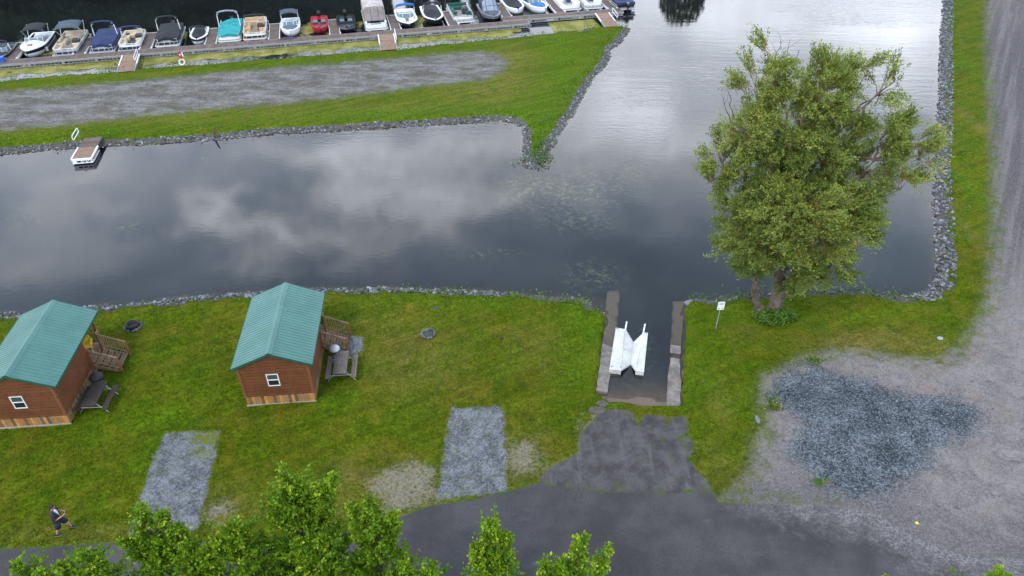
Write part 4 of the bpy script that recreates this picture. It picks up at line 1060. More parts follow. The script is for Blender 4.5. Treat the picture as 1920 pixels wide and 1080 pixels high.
# small dock on the near side of the spit
a, b_, c_, d_ = P(133, 299, .06), P(171, 296, .06), P(154.8, 259.7, .06), P(194, 255.7, .06)
o0 = (a + b_) / 2; up = (c_ + d_) / 2; ln = (up - o0).length; ang = math.atan2(up.y - o0.y, up.x - o0.x) - math.pi / 2; w = (b_ - a).length
t = thing('small_dock', 'small lone dock with a white handrail on the near bank of the spit', 'dock', (o0.x, o0.y, 0), ang)
M().b2(-w / 2 + .05, w / 2 - .05, .065, ln * .56, .0, .05).build('deck', 'ramp_wood', t)
M().b2(-w / 2 + .08, w / 2 - .02, ln * .56 + .01, ln, .01, .08).build('gangplank', 'finger_wood', t)
b = M(); truss(b, -w / 2, w / 2, 0, 1, .05, -.36); b.build('end_frame', 'white_rail', t)
for s in (-1, 1):
    b = M(); b.b2(s * w / 2 - .048, s * w / 2 + .048, .07, ln * .56, -.04, .08)
    b.b2(s * w / 2 - .03, s * w / 2 + .03, .07, ln * .56, -.36, -.30)
    k = .2
    while k < ln * .5: b.b2(s * w / 2 - .02, s * w / 2 + .02, k, k + .05, -.30, -.04); k += .35
    b.build('side_frame', 'white_rail', t)
    M().pad(s * .42 - .3, s * .42 + .3, .25, 2.0, WZ - .2, -.005, .05).build('float', 'dark_float', t)
x = -w / 2 - .05; y0, y1 = ln * .50, ln * .92
o = M().path([(x, y0 + .1, .78), (x, y0, .85), (x, y0, 1.08), (x, y0 + .12, 1.15), (x, y1 - .12, 1.15), (x, y1, 1.08), (x, y1, .85), (x, y1 - .1, .78), (x, y0 + .1, .78)], .035, 8).build('handrail', 'white_rail', t)
for yy in (y0 + .25, y1 - .2): M().path([(x, yy, -.1), (x, yy, .77)], .02, 6).build('rail_post', 'galv', o)
# life ring station
p = P(345, 127)
t = thing('rescue_post', 'rescue post with a red board at the water between the boats and the spit', 'post', (p.x, p.y, 0), .1)
M().path([(0, 0, -.2), (0, 0, 1.7)], .045, 8).build('post', 'post_wood', t)
o = M().pad(-.11, .11, -.09, .03, .95, 1.65, .03).build('red_board', 'red', t)
M().b2(-.07, .05, -.094, -.0905, 1.28, 1.42).build('white_patch', 'white_vinyl', o)
M().b2(.12, .26, -.03, .0, 1.15, 1.55).build('side_notice', 'white_vinyl', t)
o = M().torus((0, 0, 0), .26, .085, 24, 10, Matrix.Rotation(math.radians(62), 3, 'X')).build('life_ring', 'hdpe'); o.location = (p.x + .02, p.y - .14, .62)
tag(o, 'white life ring hanging on the red topped rescue post', 'life ring')
# ------------------------------------------------------------------ boats (bow at local y = 0, stern toward +y, z = 0 at the water)
def fabric(name, col):
    m, g, bs = newmat(name)
    co = g.n('ShaderNodeTexCoord').outputs['Object']
    w = g.noise(g.vscale(co, (1, 1, 1)), 1.8, 4, .6, .8)
    c = g.mix(g.ss(w, .3, .7), tuple(x * .75 for x in col), tuple(min(1, x * 1.2) for x in col))
    setb(g, bs, color=c, rough=.75, spec=.3, normal=g.bump(w, .7, .10)); return m
fabric('cover_navy', (0.022, 0.035, 0.10)); fabric('cover_black', (0.022, 0.024, 0.030)); fabric('cover_teal', (0.02, 0.27, 0.28)); fabric('cover_grey', (0.10, 0.115, 0.135))
fabric('cover_beige', (0.40, 0.36, 0.34)); fabric('clear_panel', (0.20, 0.17, 0.16)); fabric('cover_blue', (0.02, 0.12, 0.42)); fabric('cover_slate', (0.06, 0.08, 0.11)); fabric('cover_steel', (0.22, 0.26, 0.32))
simple('seat_beige', (0.52, 0.43, 0.31), .6, var=.15); simple('seat_tan', (0.48, 0.34, 0.20), .6, var=.15); simple('seat_white', (0.66, 0.66, 0.64), .5, var=.1)
simple('seat_navy', (0.03, 0.05, 0.16), .6); simple('seat_green', (0.015, 0.08, 0.06), .6); simple('seat_red', (0.50, 0.02, 0.03), .5); simple('seat_dark', (0.04, 0.04, 0.045), .6)
simple('floor_grey', (0.25, 0.24, 0.22), .85); simple('floor_tan', (0.27, 0.2, 0.13), .85); simple('floor_dark', (0.05, 0.05, 0.055), .85)
simple('gel_white', (0.74, 0.75, 0.76), .25, var=.06); simple('gel_black', (0.012, 0.013, 0.016), .2, var=.2); simple('gel_navy', (0.012, 0.02, 0.07), .2); simple('gel_red', (0.30, 0.010, 0.025), .25, var=.15)
simple('gel_blue', (0.02, 0.10, 0.45), .3); simple('alum', (0.50, 0.53, 0.56), .35, metal=.5, var=.15); simple('gel_grey', (0.14, 0.15, 0.17), .3); simple('gel_silver', (0.36, 0.38, 0.40), .35, var=.1)
m, g, bs = newmat('wind_glass'); setb(g, bs, color=(0.10, 0.17, 0.19), rough=.08, spec=.8)
simple('flag_red', (0.6, 0.1, 0.1), .7)
BG = 'boats moored along the dock'
def boat_root(label, x, y, z=.0, du_=0.0, drot=0.0, L=0, rev=False):
    u, v = DL(x, y, z)
    t = thing('boat', label, 'boat', group=BG)
    if rev: place(t, u + du_, v, WZ, drot + math.pi)
    else: place(t, u + du_, v, WZ, drot)
    return t
def outboard(t, y, s=1.0, mat='gel_black', x=0.0):
    b = M(); b.ring_loft([[(x + sx * s, y + sy * s, z * s + .1) for sx, sy in ((-w, -d), (w, -d), (w * .9, d), (-w * .9, d))] for w, d, z in ((.13, .16, .55), (.2, .26, .65), (.2, .27, .9), (.13, .2, 1.08))])
    o = b.build('outboard_motor', mat, t)
    M().b2(x - .06, x + .06, y - .02, y + .16, -.4, .62).build('leg', mat, o)
def hoop(t, W_, y, z0, h, mat, legmat='white_rail', r=.05, lean=-.15, split=.55, rt=.09, name='bimini_arch'):
    """folded bimini: two light legs and a fabric roll along the top"""
    w = W_ / 2
    def pt(s, k): return (s * w * (1 - .06 * k), y + lean * k, z0 + h * k)
    o = M()
    o.path([pt(-1, 0), pt(-1, .45), pt(-1, .8), (-w * .62, y + lean, z0 + h), (w * .62, y + lean, z0 + h), pt(1, .8), pt(1, .45), pt(1, 0)], [r, r, r, r * .5, r * .5, r, r, r], 6)
    root = o.build(name, legmat, t)
    top = [pt(-1, .78), (-w * .90, y + lean * .93, z0 + h * .93), (-w * .62, y + lean, z0 + h), (0, y + lean, z0 + h * 1.04), (w * .62, y + lean, z0 + h), (w * .90, y + lean * .93, z0 + h * .93), pt(1, .78)]
    M().path(top, [rt * .7, rt, rt, rt, rt, rt, rt * .7], 7).build('rolled_canopy', mat, root, True)
    return root
def canopy(t, W_, y0, y1, z0, zt, mat, crown=.12, legs=True):
    w = W_ / 2
    def fn(i, j):
        x = (i * 2 - 1) * w; yy = y0 + (y1 - y0) * j
        e = abs(i * 2 - 1) ** 6; ej = abs(j * 2 - 1) ** 4
        return (x, yy, zt + crown * (1 - (i * 2 - 1) ** 2) - .14 * e - .14 * ej)
    o = M().grid(fn, 10, 8).build('bimini_top', mat, t, True)
    md = o.modifiers.new('s', 'SOLIDIFY'); md.thickness = .03
    if legs:
        ym = (y0 + y1) / 2
        for s in (-1, 1):
            for ye in (y0 + .12, y1 - .12):
                M().path([(s * w * .98, ym + .3, z0), (s * w * .98, ye, zt - .1)], .022, 5).build('bimini_strut', 'white_rail', o)
def rrect(w, y0, y1, r, n=4, sq=True):
    """fence outline, rounded at the bow"""
    pts = [(-w, y1)]
    for i in range(n + 1):
        a = math.pi + i * math.pi / 2 / n; pts.append((-w + r + r * math.cos(a), y0 + r + r * math.sin(a)))
    for i in range(n + 1):
        a = -math.pi / 2 + i * math.pi / 2 / n; pts.append((w - r + r * math.cos(a), y0 + r + r * math.sin(a)))
    pts.append((w, y1)); return pts
def ribbon(pts, z0, z1, th=.03, close=False):
    b = M(); n = len(pts); c = Vector((0, sum(p[1] for p in pts) / n))
    rings = []
    for p in pts:
        v = Vector((p[0], p[1])); d = (c - v).normalized() * th
        rings.append([(v.x, v.y, z0), (v.x, v.y, z1), (v.x + d.x, v.y + d.y, z1), (v.x + d.x, v.y + d.y, z0)])
    if close: rings.append(rings[0])
    b.ring_loft(rings, cap=not close); return b
def pontoon(label, x, y, L=6.2, W_=2.45, panel='gel_navy', upper='alum', cover=None, seat='seat_beige', floor='floor_grey', bimini=None, drot=0.0, du_=0.0, rev=False, cover_to=None, motor=True, peak=(.35, .5), tent=None, rear_well=False):
    t = boat_root(label, x, y, .0, du_, drot, L, rev)
    for s in (-1, 1):
        M().ring_loft([[(s * .82 + r * math.cos(a * math.pi / 5), yy, .08 + zz + r * math.sin(a * math.pi / 5)) for a in range(10)] for yy, r, zz in ((-.12, .03, .16), (.1, .16, .06), (.45, .29, 0), (L - .3, .30, 0), (L - .1, .22, .03))]).build('pontoon', 'alum', t, True)
    d = M(); w = W_ / 2
    d.prism([(-w, L), (-w, .25), (-w + .22, .03), (w - .22, .03), (w, .25), (w, L)], .38, .45)
    d.build('deck', floor, t)
    ribbon([(-w - .015, L), (-w - .015, .24), (-w + .21, .0), (w - .21, .0), (w + .015, .24), (w + .015, L), (-w - .015, L)], .355, .465, .03).build('deck_trim', 'white_rail', t)
    wf = w - .07; fence = rrect(wf, .38, L - .45, .45)
    ribbon(fence, .47, .66, .03).build('fence_panel', panel, t)
    ribbon(fence, .665, .88, .026).build('fence_panel', upper, t)
    tr = M(); tr.path([(p[0], p[1], 1.0) for p in fence], .026, 5); 
    for p in fence[::2] + [(-wf, L * .5), (wf, L * .5), (-.28, .38), (.28, .38)]: tr.path([(p[0], p[1] - .01, .46), (p[0], p[1] - .01, 1.0)], .02, 4)
    tr.build('fence_rail', 'white_rail', t)
    if not cover:
        for s, ya, yb in ((-1, .6, 2.1), (1, .6, 1.9), (-1, 3.1, 4.5)):
            so = M().pad(min(s * wf - s * .62, s * wf - s * .05), max(s * wf - s * .62, s * wf - s * .05), ya, yb, .45, .80, .06).build('seat', seat, t)
            b = M(); xa = s * wf - s * .03; b.pad(min(xa, xa - s * .17), max(xa, xa - s * .17), ya, yb, .80, 1.08, .05)
            if yb < 2.5: b.pad(min(s * .45, s * (wf - .08)), max(s * .45, s * (wf - .08)), ya + (yb - ya) - .16, yb, .80, 1.05, .05)
            b.build('backrest', seat, so)
        so = M().pad(-wf + .05, wf - .05, L - 1.15, L - .55, .45, .80, .06).build('seat', seat, t); M().pad(-wf + .05, wf - .05, L - .60, L - .46, .80, 1.12, .05).build('backrest', seat, so)
        co_ = M().pad(.25, .95, 2.75, 3.25, .45, 1.15, .12).build('helm_console', 'seat_dark' if seat != 'seat_white' else 'seat_navy', t)
        M().path([(.22, 2.78, 1.1), (.25, 2.65, 1.38), (.6, 2.58, 1.46), (.95, 2.65, 1.38), (.98, 2.78, 1.1)], .02, 5).build('windscreen_rim', 'white_rail', co_)
        ch = M().pad(.35, .85, 3.75, 4.2, .62, .80, .06).build('captain_seat', seat, t); M().pad(.37, .83, 4.16, 4.3, .8, 1.3, .05).build('backrest', seat, ch); M().b2(.52, .68, 3.9, 4.06, .45, .62).build('pedestal', 'alum', ch)
    else:
        ce = cover_to or (L - .4); wc = wf + .04
        def fn(i, j):
            yy = .34 + (ce - .34) * j
            s = (i * 2 - 1)
            wl = wc
            if yy < .8: wl = wc - (.45 - math.sqrt(max(0, .45 ** 2 - (.8 - yy) ** 2)))
            p = sum(math.exp(-((yy - L * k) / .9) ** 2) * .34 for k in peak)
            z = 1.04 + (.05 + p) * (1 - abs(s) ** 1.6) + .03 * math.sin(yy * 5 + s * 3) * (1 - s * s)
            if rear_well and yy > L * .72 and s < -.05: z -= .25
            return (s * wl, yy, z)
        c_ = M().grid(fn, 12, 26)
        for s in (0, 1):
            c_.grid(lambda i, j: (fn(s, i)[0] * (1 + .005 * j), fn(s, i)[1], fn(s, i)[2] - .27 * j - .03 * math.sin(i * 40) * j), 26, 2)
        c_.grid(lambda i, j: (fn(i, 0)[0], fn(i, 0)[1] - .015, fn(i, 0)[2] - .27 * j), 12, 2)
        c_.grid(lambda i, j: (fn(i, 1)[0], fn(i, 1)[1] + .01, fn(i, 1)[2] - .3 * j), 12, 2)
        c_.build('boat_cover', cover, t, True)
    if bimini:
        kind, mat = bimini[:2]
        if kind == 'open': canopy(t, W_ - .1, bimini[2], bimini[3], 1.0, 2.35, mat)
        if kind == 'arch': hoop(t, W_ - .15, L * bimini[2], 1.0, bimini[3], mat)
    if tent:   # full camper enclosure
        mt, mc = tent; y0, ym, y1 = 1.15, 2.6, L - .35; wt = wf + .03
        rings = []
        for yy, zt, k in ((ym, 2.15, 1), (ym + .5, 2.36, 1), ((ym + y1) / 2, 2.42, 1), (y1 - .4, 2.36, 1), (y1, 2.1, 1)):
            rings.append([(-wt, yy, .9), (-wt * .97, yy, zt - .25), (-wt * .8, yy, zt - .05), (0, yy, zt + .06), (wt * .8, yy, zt - .05), (wt * .97, yy, zt - .25), (wt, yy, .9)])
        M().ring_loft(rings).build('camper_top', mt, t, True)
        a = [(-wt * .98, y0, 1.04), (-wt * .8, y0 - .05, 1.06), (0, y0 - .15, 1.08), (wt * .8, y0 - .05, 1.06), (wt * .98, y0, 1.04)]
        bq = [(-wt * .98, ym - .005, 1.9), (-wt * .8, ym - .01, 2.1), (0, ym - .01, 2.2), (wt * .8, ym - .01, 2.1), (wt * .98, ym - .005, 1.9)]
        fp = M().ring_loft([a, bq], closed=False); fp.add([(-wt, y0, 1.0), (-wt, ym, 1.0), (-wt * .98, ym - .005, 1.9)], [(0, 1, 2)]); fp.add([(wt, y0, 1.0), (wt, ym, 1.0), (wt * .98, ym - .005, 1.9)], [(0, 2, 1)])
        fo = fp.build('clear_front', mc, t)
        b = M()
        for s in (-.33, .33): b.path([(s * wt, y0 - .12, 1.09), (s * wt, ym - .02, 2.19)], .018, 4)
        b.path([a[0], a[2], a[4]], .03, 4); b.build('panel_seams', 'cover_slate' if mc != 'clear_panel' else 'seat_dark', fo)
    if motor: outboard(t, L + .12)
    return t

def halfbeam(t_, W_, full=.42, blunt=.0):
    k = min(1, t_ / full); b = 1 - (1 - k) ** 2.3
    return W_ / 2 * max(b, blunt if t_ == 0 else 0, .02) * (1 - .08 * max(0, (t_ - .7) / .3))
def runabout(label, x, y, L=5.4, W_=2.15, hull='gel_white', stripe=None, deck='gel_white', style='open', cover=None, bowcover=None, seat='seat_white', floor='floor_grey', arch=None, top=None, drot=0.0, du_=0.0, rev=False, motor=False, glass='wind_glass', tent=None, full=.42, blunt=.0, trolling=False, free=.62):
    t = boat_root(label, x, y, .0, du_, drot, L, rev)
    NS = 14; out = []
    rings = []; lower = []; up_ = []
    for i in range(NS + 1):
        k = i / NS; yy = L * k; hb = halfbeam(k, W_, full, blunt)
        zs = free + .22 * (1 - k) ** 2; keel = -.22 + .75 * max(0, 1 - k / .22) ** 1.6; ch = .02 + .38 * max(0, 1 - k / .35) ** 1.5
        zm = ch + (zs - ch) * .45
        lower.append([(0, yy + .25 * (1 - k) * 0, keel), (hb * .80, yy, ch), (hb * .93, yy, zm)])
        up_.append([(hb * .93, yy, zm), (hb, yy, zs)])
        out.append((hb, yy, zs))
    def both(rs, name, mat):
        b = M()
        for s in (1, -1): b.ring_loft([[(s * p[0], p[1], p[2]) for p in r] for r in rs], closed=False)
        r = rs[-1]
        b.add([(p[0], p[1], p[2]) for p in r] + [(-p[0], p[1], p[2]) for p in reversed(r)], [tuple(range(2 * len(r)))])
        return b.build(name, mat, t, True)
    both(lower, 'hull', hull); both(up_, 'topsides', stripe or hull)
    # gunwale / deck ring, inner edge follows at 'inset'
    ins = .80
    k0 = .10
    inner = []
    for (hb, yy, zs) in out:
        inner.append((max(hb - .22, 0.02) if hb > .3 else hb * .3, yy, zs + .05))
    b = M()
    for s in (1, -1):
        b.ring_loft([[(s * (o_[0] + .02), o_[1], o_[2] - .03), (s * (o_[0] + .02), o_[1], o_[2] + .03), (s * i_[0], i_[1], i_[2])] for o_, i_ in zip(out, inner)], closed=False)
    b.b2(-inner[-1][0], inner[-1][0], L - .25, L, out[-1][2] - .1, out[-1][2] + .05)
    b.build('gunwale', deck, t)
    def innerw(yy):
        k = yy / L * NS; i = min(int(k), NS - 1); f_ = k - i
        return inner[i][0] * (1 - f_) + inner[i + 1][0] * f_, inner[i][2] * (1 - f_) + inner[i + 1][2] * f_
    def surf(y0, y1, crown, name, mat, dz=.01, nx=8, ny=12, wmul=1.0, fz=None, parent=t):
        def fn(i, j):
            yy = y0 + (y1 - y0) * j; w, z = innerw(yy); s = i * 2 - 1
            c_ = crown(j) if callable(crown) else crown
            return (s * w * wmul, yy, z + dz + c_ * (1 - s * s) * (1 if fz is None else fz(j)))
        return M().grid(fn, nx, ny).build(name, mat, parent, True)
    yw = L * .42      # windshield position
    def windshield(h=.38, rake=.35, w_=None, y_=None, mat=glass):
        yq = y_ if y_ is not None else yw; w, z = innerw(yq); w *= 1.0
        pts = [(-w, yq + .75), (-w * .92, yq + .18), (-w * .45, yq), (w * .45, yq), (w * .92, yq + .18), (w, yq + .75)]
        b = M(); b.ring_loft([[(p[0], p[1], z) for p in pts], [(p[0] * .93, p[1] + rake * .6, z + h) for p in pts]], closed=False)
        o = b.build('windshield', mat, t)
        f = M(); f.path([(p[0] * .93, p[1] + rake * .6, z + h) for p in pts], .022, 4)
        for p in pts[1:-1]: f.path([(p[0], p[1], z), (p[0] * .93, p[1] + rake * .6, z + h)], .022, 4)
        f.build('windshield_frame', 'white_rail' if deck == 'gel_white' else 'alum', o)
    if style == 'cover':      # snug cover over the whole cockpit
        surf(.45 if deck == 'gel_white' else .2, L - .3, lambda j: .10 + .42 * math.exp(-((j - .42) / .2) ** 2) + .12 * j, 'boat_cover', cover, nx=10, ny=18)
    elif style == 'cuddy':
        surf(.02, yw + .1, lambda j: .05 + .22 * j, 'foredeck', deck)
        w, z = innerw(yw * .62); h_ = M().pad(-.24, .24, yw * .45, yw * .45 + .45, z + .16, z + .23, .04).build('deck_hatch', 'gel_grey', t)
        for s in (-1, 1):
            M().path([(s * .05, .12, out[0][2] + .28), (s * .55, .7, out[1][2] + .3), (s * (w + .05), yw * .75, out[4][2] + .30)], .018, 5).build('bow_rail', 'white_rail', t)
        windshield(.46, .4)
        surf(yw + .1, L - .3, 0, 'cockpit_floor', floor, dz=-.35, wmul=.97)
        M().pad(-.8, .8, L - 1.0, L - .35, .3, .72, .06).build('seat', seat, t)
        if top: canopy(t, W_ * .86, yw + .45, L - 1.0, free, free + 1.35, top, crown=.16)
        for s in (-1, 1): M().pad(s * W_ / 2 * .98 - .09, s * W_ / 2 * .98 + .09, 2.2, 2.42, .1, .5, .05).build('fender', 'gel_white', t)
    else:
        # open cockpit: floor well, inner liner, seats, windshield
        y0 = .55
        surf(y0, L - .3, 0, 'cockpit_floor', floor, dz=-.38, wmul=.96, nx=4)
        b = M()
        ys = [y0 + (L - .3 - y0) * j / 14 for j in range(15)]
        for s in (1, -1): b.ring_loft([[(s * innerw(q_)[0], q_, innerw(q_)[1]), (s * innerw(q_)[0] * .955, q_, innerw(q_)[1] - .40)] for q_ in ys], closed=False)
        b.build('inner_liner', seat if style != 'bass' else deck, t)
        surf(.0, y0, .04, 'bow_deck', deck, nx=6, ny=4)
        if style == 'bass':
            surf(y0, L * .40, .02, 'casting_deck', deck, dz=-.06); surf(L * .76, L - .25, .02, 'aft_deck', deck, dz=-.06)
            for s in (-1, 1):
                so = M().pad(s * .42 - .24, s * .42 + .24, L * .56, L * .56 + .45, .32, .62, .05).build('seat', seat, t); M().pad(s * .42 - .24, s * .42 + .24, L * .56 + .42, L * .56 + .56, .6, .98, .05).build('backrest', seat, so)
                M().pad(s * .45 - .27, s * .45 + .27, L * .43, L * .43 + .3, .3, .85, .06).build('console', 'seat_dark', t)
                w_ = M().add([(s * .45 - .27, L * .43, .86), (s * .45 + .27, L * .43, .86), (s * .45 + .24, L * .43 + .18, 1.08), (s * .45 - .24, L * .43 + .18, 1.08)], [(0, 1, 2, 3)]).build('windscreen', glass, t)
                w_.modifiers.new('s', 'SOLIDIFY').thickness = .02
            if trolling: M().path([(-.15, .15, .95), (.1, .5, .98), (.15, 1.1, .95)], .05, 6).build('trolling_motor', 'gel_black', t); M().lathe([(.03, .93), (.07, .95), (.07, 1.05), (.03, 1.08)], (.15, 1.15, 0), 8).build('motor_head', 'gel_black', t)
        else:
            if bowcover: surf(y0 - .15, yw - .12, .08, 'bow_cover', bowcover, dz=.015)
            else:
                for s in (-1, 1):
                    w, z = innerw(yw * .65); M().pad(min(s * .2, s * w * .95), max(s * .2, s * w * .95), yw * .42, yw - .15, z - .38, z - .08, .05).build('seat', seat, t)
            for s in (-1, 1):
                M().pad(min(s * .22, s * .9), max(s * .22, s * .9), yw + .02, yw + .45, .25, free + .12, .08).build('console', deck, t)
                so = M().pad(s * .52 - .25, s * .52 + .25, yw + 1.0, yw + 1.45, .3, .62, .06).build('seat', seat, t); M().pad(s * .52 - .25, s * .52 + .25, yw + 1.42, yw + 1.56, .6, 1.0, .05).build('backrest', seat, so)
            M().pad(-.85, .85, L - .95, L - .35, .3, .66, .06).build('seat', seat, t)
            windshield()
    if tent:
        mt, mc = tent; w, z = innerw(yw); y1 = L - .4
        rings = [[(-w * 1.0, q_, z), (-w * .93, q_, z + h * .75), (-w * .6, q_, z + h), (w * .6, q_, z + h), (w * .93, q_, z + h * .75), (w, q_, z)] for q_, h in ((yw + 1.0, 1.12), (yw + 1.5, 1.25), (y1 - .2, 1.15), (y1, .9))]
        M().ring_loft(rings).build('canvas_top', mt, t, True)
        wa = [(-w, yw - .1, z + .03), (-w * .5, yw - .25, z + .06), (w * .5, yw - .25, z + .06), (w, yw - .1, z + .03)]
        wb = [(-w * .93, yw + .98, z + .84), (-w * .5, yw + .97, z + 1.10), (w * .5, yw + .97, z + 1.10), (w * .93, yw + .98, z + .84)]
        fo = M().ring_loft([wa, wb], closed=False).build('clear_front', mc, t)
        b = M()
        for i in range(4): b.path([wa[i], wb[i]], .035, 4)
        b.path([(wa[0][0], wa[0][1], wa[0][2])] + wa[1:], .035, 4)
        mid = [tuple(Vector(p).lerp(Vector(q_), .45)) for p, q_ in zip(wa, wb)]; b.path(mid, .035, 4)
        b.build('panel_seams', mt, fo)
        surf(.3, yw - .1, .12, 'bow_cover', mt)
    if arch: hoop(t, W_ * .92, L * arch[1], free, arch[2], arch[0], rt=arch[3] if len(arch) > 3 else .09)
    if motor: outboard(t, L + .1, 1.05)
    else: M().pad(-W_ * .36, W_ * .36, L + .005, L + .5, .12, .2, .03).build('swim_platform', deck, t)
    return t

# black boat cut by the left edge
runabout('black boat with a white arch, cut off by the left edge', 6, 118, 5.6, 2.2, 'gel_black', None, 'gel_black', 'open', seat='cover_slate', floor='floor_dark', arch=('cover_black', .55, 1.1), du_=-1.0, bowcover='cover_black')
tag(place(M().pad(-.35, .35, -.3, .3, DZ, DZ + .5, .05).build('dock_box', 'gel_blue'), DL(2, 112, .3)[0] - .15, 1.0), 'blue box on the dock at the left edge', 'box')
runabout('white cuddy cruiser with a dark navy canvas top', 42, 106, 6.6, 2.4, 'gel_white', 'gel_black', 'gel_white', 'cuddy', top='cover_black', floor='floor_grey', drot=.0, free=.72, du_=.55)
pontoon('pontoon boat with beige seats under a big open slate blue canopy', 120, 104, 6.4, 2.5, 'gel_navy', 'alum', None, 'seat_beige', bimini=('open', 'cover_slate', 2.9, 5.6), du_=.1)
pontoon('pontoon boat under a navy blue cover with a folded navy canopy', 190, 98, 6.2, 2.45, 'gel_navy', 'gel_silver', 'cover_navy', bimini=('arch', 'cover_navy', .58, 1.5), peak=(.22, .55))
pontoon('small navy and white pontoon boat with beige seats and blue front corners', 243, 94, 5.0, 2.3, 'gel_navy', 'gel_white', None, 'seat_beige', 'floor_dark', bimini=('arch', 'cover_navy', .62, .95))
pontoon('pontoon boat under a peaked black cover with a black folded canopy', 313, 86, 6.0, 2.45, 'gel_black', 'gel_silver', 'cover_black', bimini=('arch', 'cover_black', .56, 1.5), peak=(.2, .5))
runabout('little white boat under a snug black cover with a black arch', 370, 81, 4.6, 1.85, 'gel_white', 'gel_black', 'gel_white', 'cover', cover='cover_black', arch=('cover_black', .50, .9), full=.5)
pontoon('white pontoon boat under a bright teal cover with a grey arch', 430, 77, 6.0, 2.4, 'gel_white', 'gel_white', 'cover_teal', bimini=('arch', 'cover_steel', .52, 1.7), peak=(.7,), rear_well=True)
pontoon('open pontoon boat with tan seats all round a dark helm', 478, 73, 6.0, 2.5, 'gel_black', 'gel_white', None, 'seat_tan', 'floor_tan', bimini=('arch', 'cover_black', .62, .9))
runabout('white runabout with a grey bow cover and slate canopy', 545, 65, 5.2, 2.15, 'gel_white', None, 'gel_white', 'open', bowcover='cover_grey', floor='floor_dark', top='cover_slate', arch=None)
canopy(bpy.context.scene.objects[[o.name for o in C.objects if o.name.startswith('boat') and o.parent is None][-1]], 1.9, 3.0, 4.5, .65, 1.9, 'cover_slate')
runabout('red fishing boat with a windscreen and black trolling motor', 601, 60, 5.0, 1.95, 'gel_red', 'gel_red', 'gel_red', 'bass', seat='seat_red', floor='floor_grey', trolling=True, motor=True, full=.38)
runabout('black fishing boat with grey consoles and a black outboard', 652, 58, 5.0, 2.1, 'gel_black', 'gel_grey', 'gel_black', 'bass', seat='seat_dark', floor='floor_dark', motor=True, trolling=True, full=.36)
pontoon('white pontoon boat closed in under a tall beige camper tent', 707, 55, 7.2, 2.5, 'gel_white', 'gel_white', None, 'seat_white', tent=('cover_beige', 'clear_panel'))
runabout('white bowrider with black hull sides and a bright blue canopy roll', 768, 51, 6.0, 2.35, 'gel_black', 'gel_black', 'gel_white', 'open', seat='seat_white', floor='floor_grey', arch=('cover_blue', .62, 1.25, .14))
runabout('black hulled boat under a glossy black cover with white legged black arch', 818, 44, 6.0, 2.35, 'gel_black', 'gel_black', 'gel_white', 'cover', cover='cover_black', arch=('cover_black', .48, 1.3, .11))
t = pontoon('pale deck boat with dark green seats and open floor', 871, 41, 5.6, 2.5, 'gel_silver', 'gel_white', None, 'seat_green', 'floor_grey', motor=False)
runabout('charcoal boat closed in with dark canvas and clear window panes', 928, 38, 5.8, 2.25, 'gel_black', 'gel_grey', 'gel_grey', 'open', seat='seat_dark', floor='floor_dark', tent=('cover_slate', 'cover_steel'))
runabout('white bowed boat with a flat black cover near the dock step', 972, 24, 6.2, 2.3, 'gel_white', 'gel_white', 'gel_white', 'cover', cover='cover_black', full=.36)
runabout('white boat with blue bow cushion, moored at an angle', 1022, 22, 6.0, 2.2, 'gel_white', 'gel_white', 'gel_white', 'open', bowcover='cover_blue', seat='gel_blue', floor='floor_grey', drot=.18, full=.40)
pontoon('white deck boat with navy blue seats and a blue front mat', 1072, 18, 6.2, 2.6, 'gel_white', 'gel_white', None, 'seat_white', 'floor_grey', motor=False)
pontoon('white and silver pontoon boat cut off by the top edge', 1115, 15, 6.0, 2.3, 'gel_silver', 'gel_white', None, 'seat_white', 'floor_grey', motor=False)
pontoon('dark pontoon boat at the end of the dock with its black outboard facing the shore', 1176, 16, 5.6, 2.3, 'gel_black', 'gel_white', 'cover_navy', rev=True, bimini=None, peak=(.5,), du_=-.1)
o = C.objects[[o.name for o in C.objects if o.name.startswith('boat') and o.parent is None][-1]]
u, v = DL(1178, 17, .0); place(o, u - .1, v + 5.7, WZ, math.pi)
# purple towel-like gear lying on the dock before the white runabout
simple('purple_cloth', (0.10, 0.05, 0.12), .8, var=.4)
u, v = DL(541, 68, .1)
b = M(); b.ring_loft([[(x_, y_ + .0, .06), (x_, y_, .14 + z_), (x_ + .02, y_ + w_, .12 + z_), (x_ + .02, y_ + w_, .06)] for x_, y_, z_, w_ in ((-.9, -.05, .0, .1), (-.5, -.16, .05, .3), (0, -.1, .08, .26), (.45, -.14, .03, .24), (.9, -.02, .0, .1))])
tag(place(b.build('rope_bundle', 'purple_cloth'), u, 1.2), 'dark purple bundle lying on the dock before the white runabout', 'bundle')
# ------------------------------------------------------------------ trees
def leafmat(name, lo, hi, tip, rough=.55):
    m, g, bs = newmat(name)
    t = g.attr('tint')
    c = g.mix(t, lo, hi); c = g.mix(g.ss(g.attr('tip'), .45, 1.0), c, tip)
    setb(g, bs, color=c, rough=rough, spec=.15)
    tr = g.n('ShaderNodeBsdfTranslucent', {'Color': g.mix(.5, c, (0.2, 0.3, 0.03))}).outputs[0]
    mx = g.n('ShaderNodeMixShader', {0: .30, 1: bs.outputs[0], 2: tr}).outputs[0]
    g.links.new(mx, m.node_tree.nodes['Material Output'].inputs[0]); return m
leafmat('willow_leaf', (0.050, 0.090, 0.013), (0.36, 0.44, 0.105), (0.50, 0.44, 0.05))
leafmat('maple_leaf', (0.035, 0.095, 0.004), (0.19, 0.32, 0.013), (0.40, 0.50, 0.03))
leafmat('forest_leaf', (0.014, 0.02, 0.006), (0.04, 0.05, 0.014), (0.04, 0.05, 0.012))
simple('willow_bark', (0.16, 0.12, 0.09), .95, var=.5, scale=3, bump=.8)
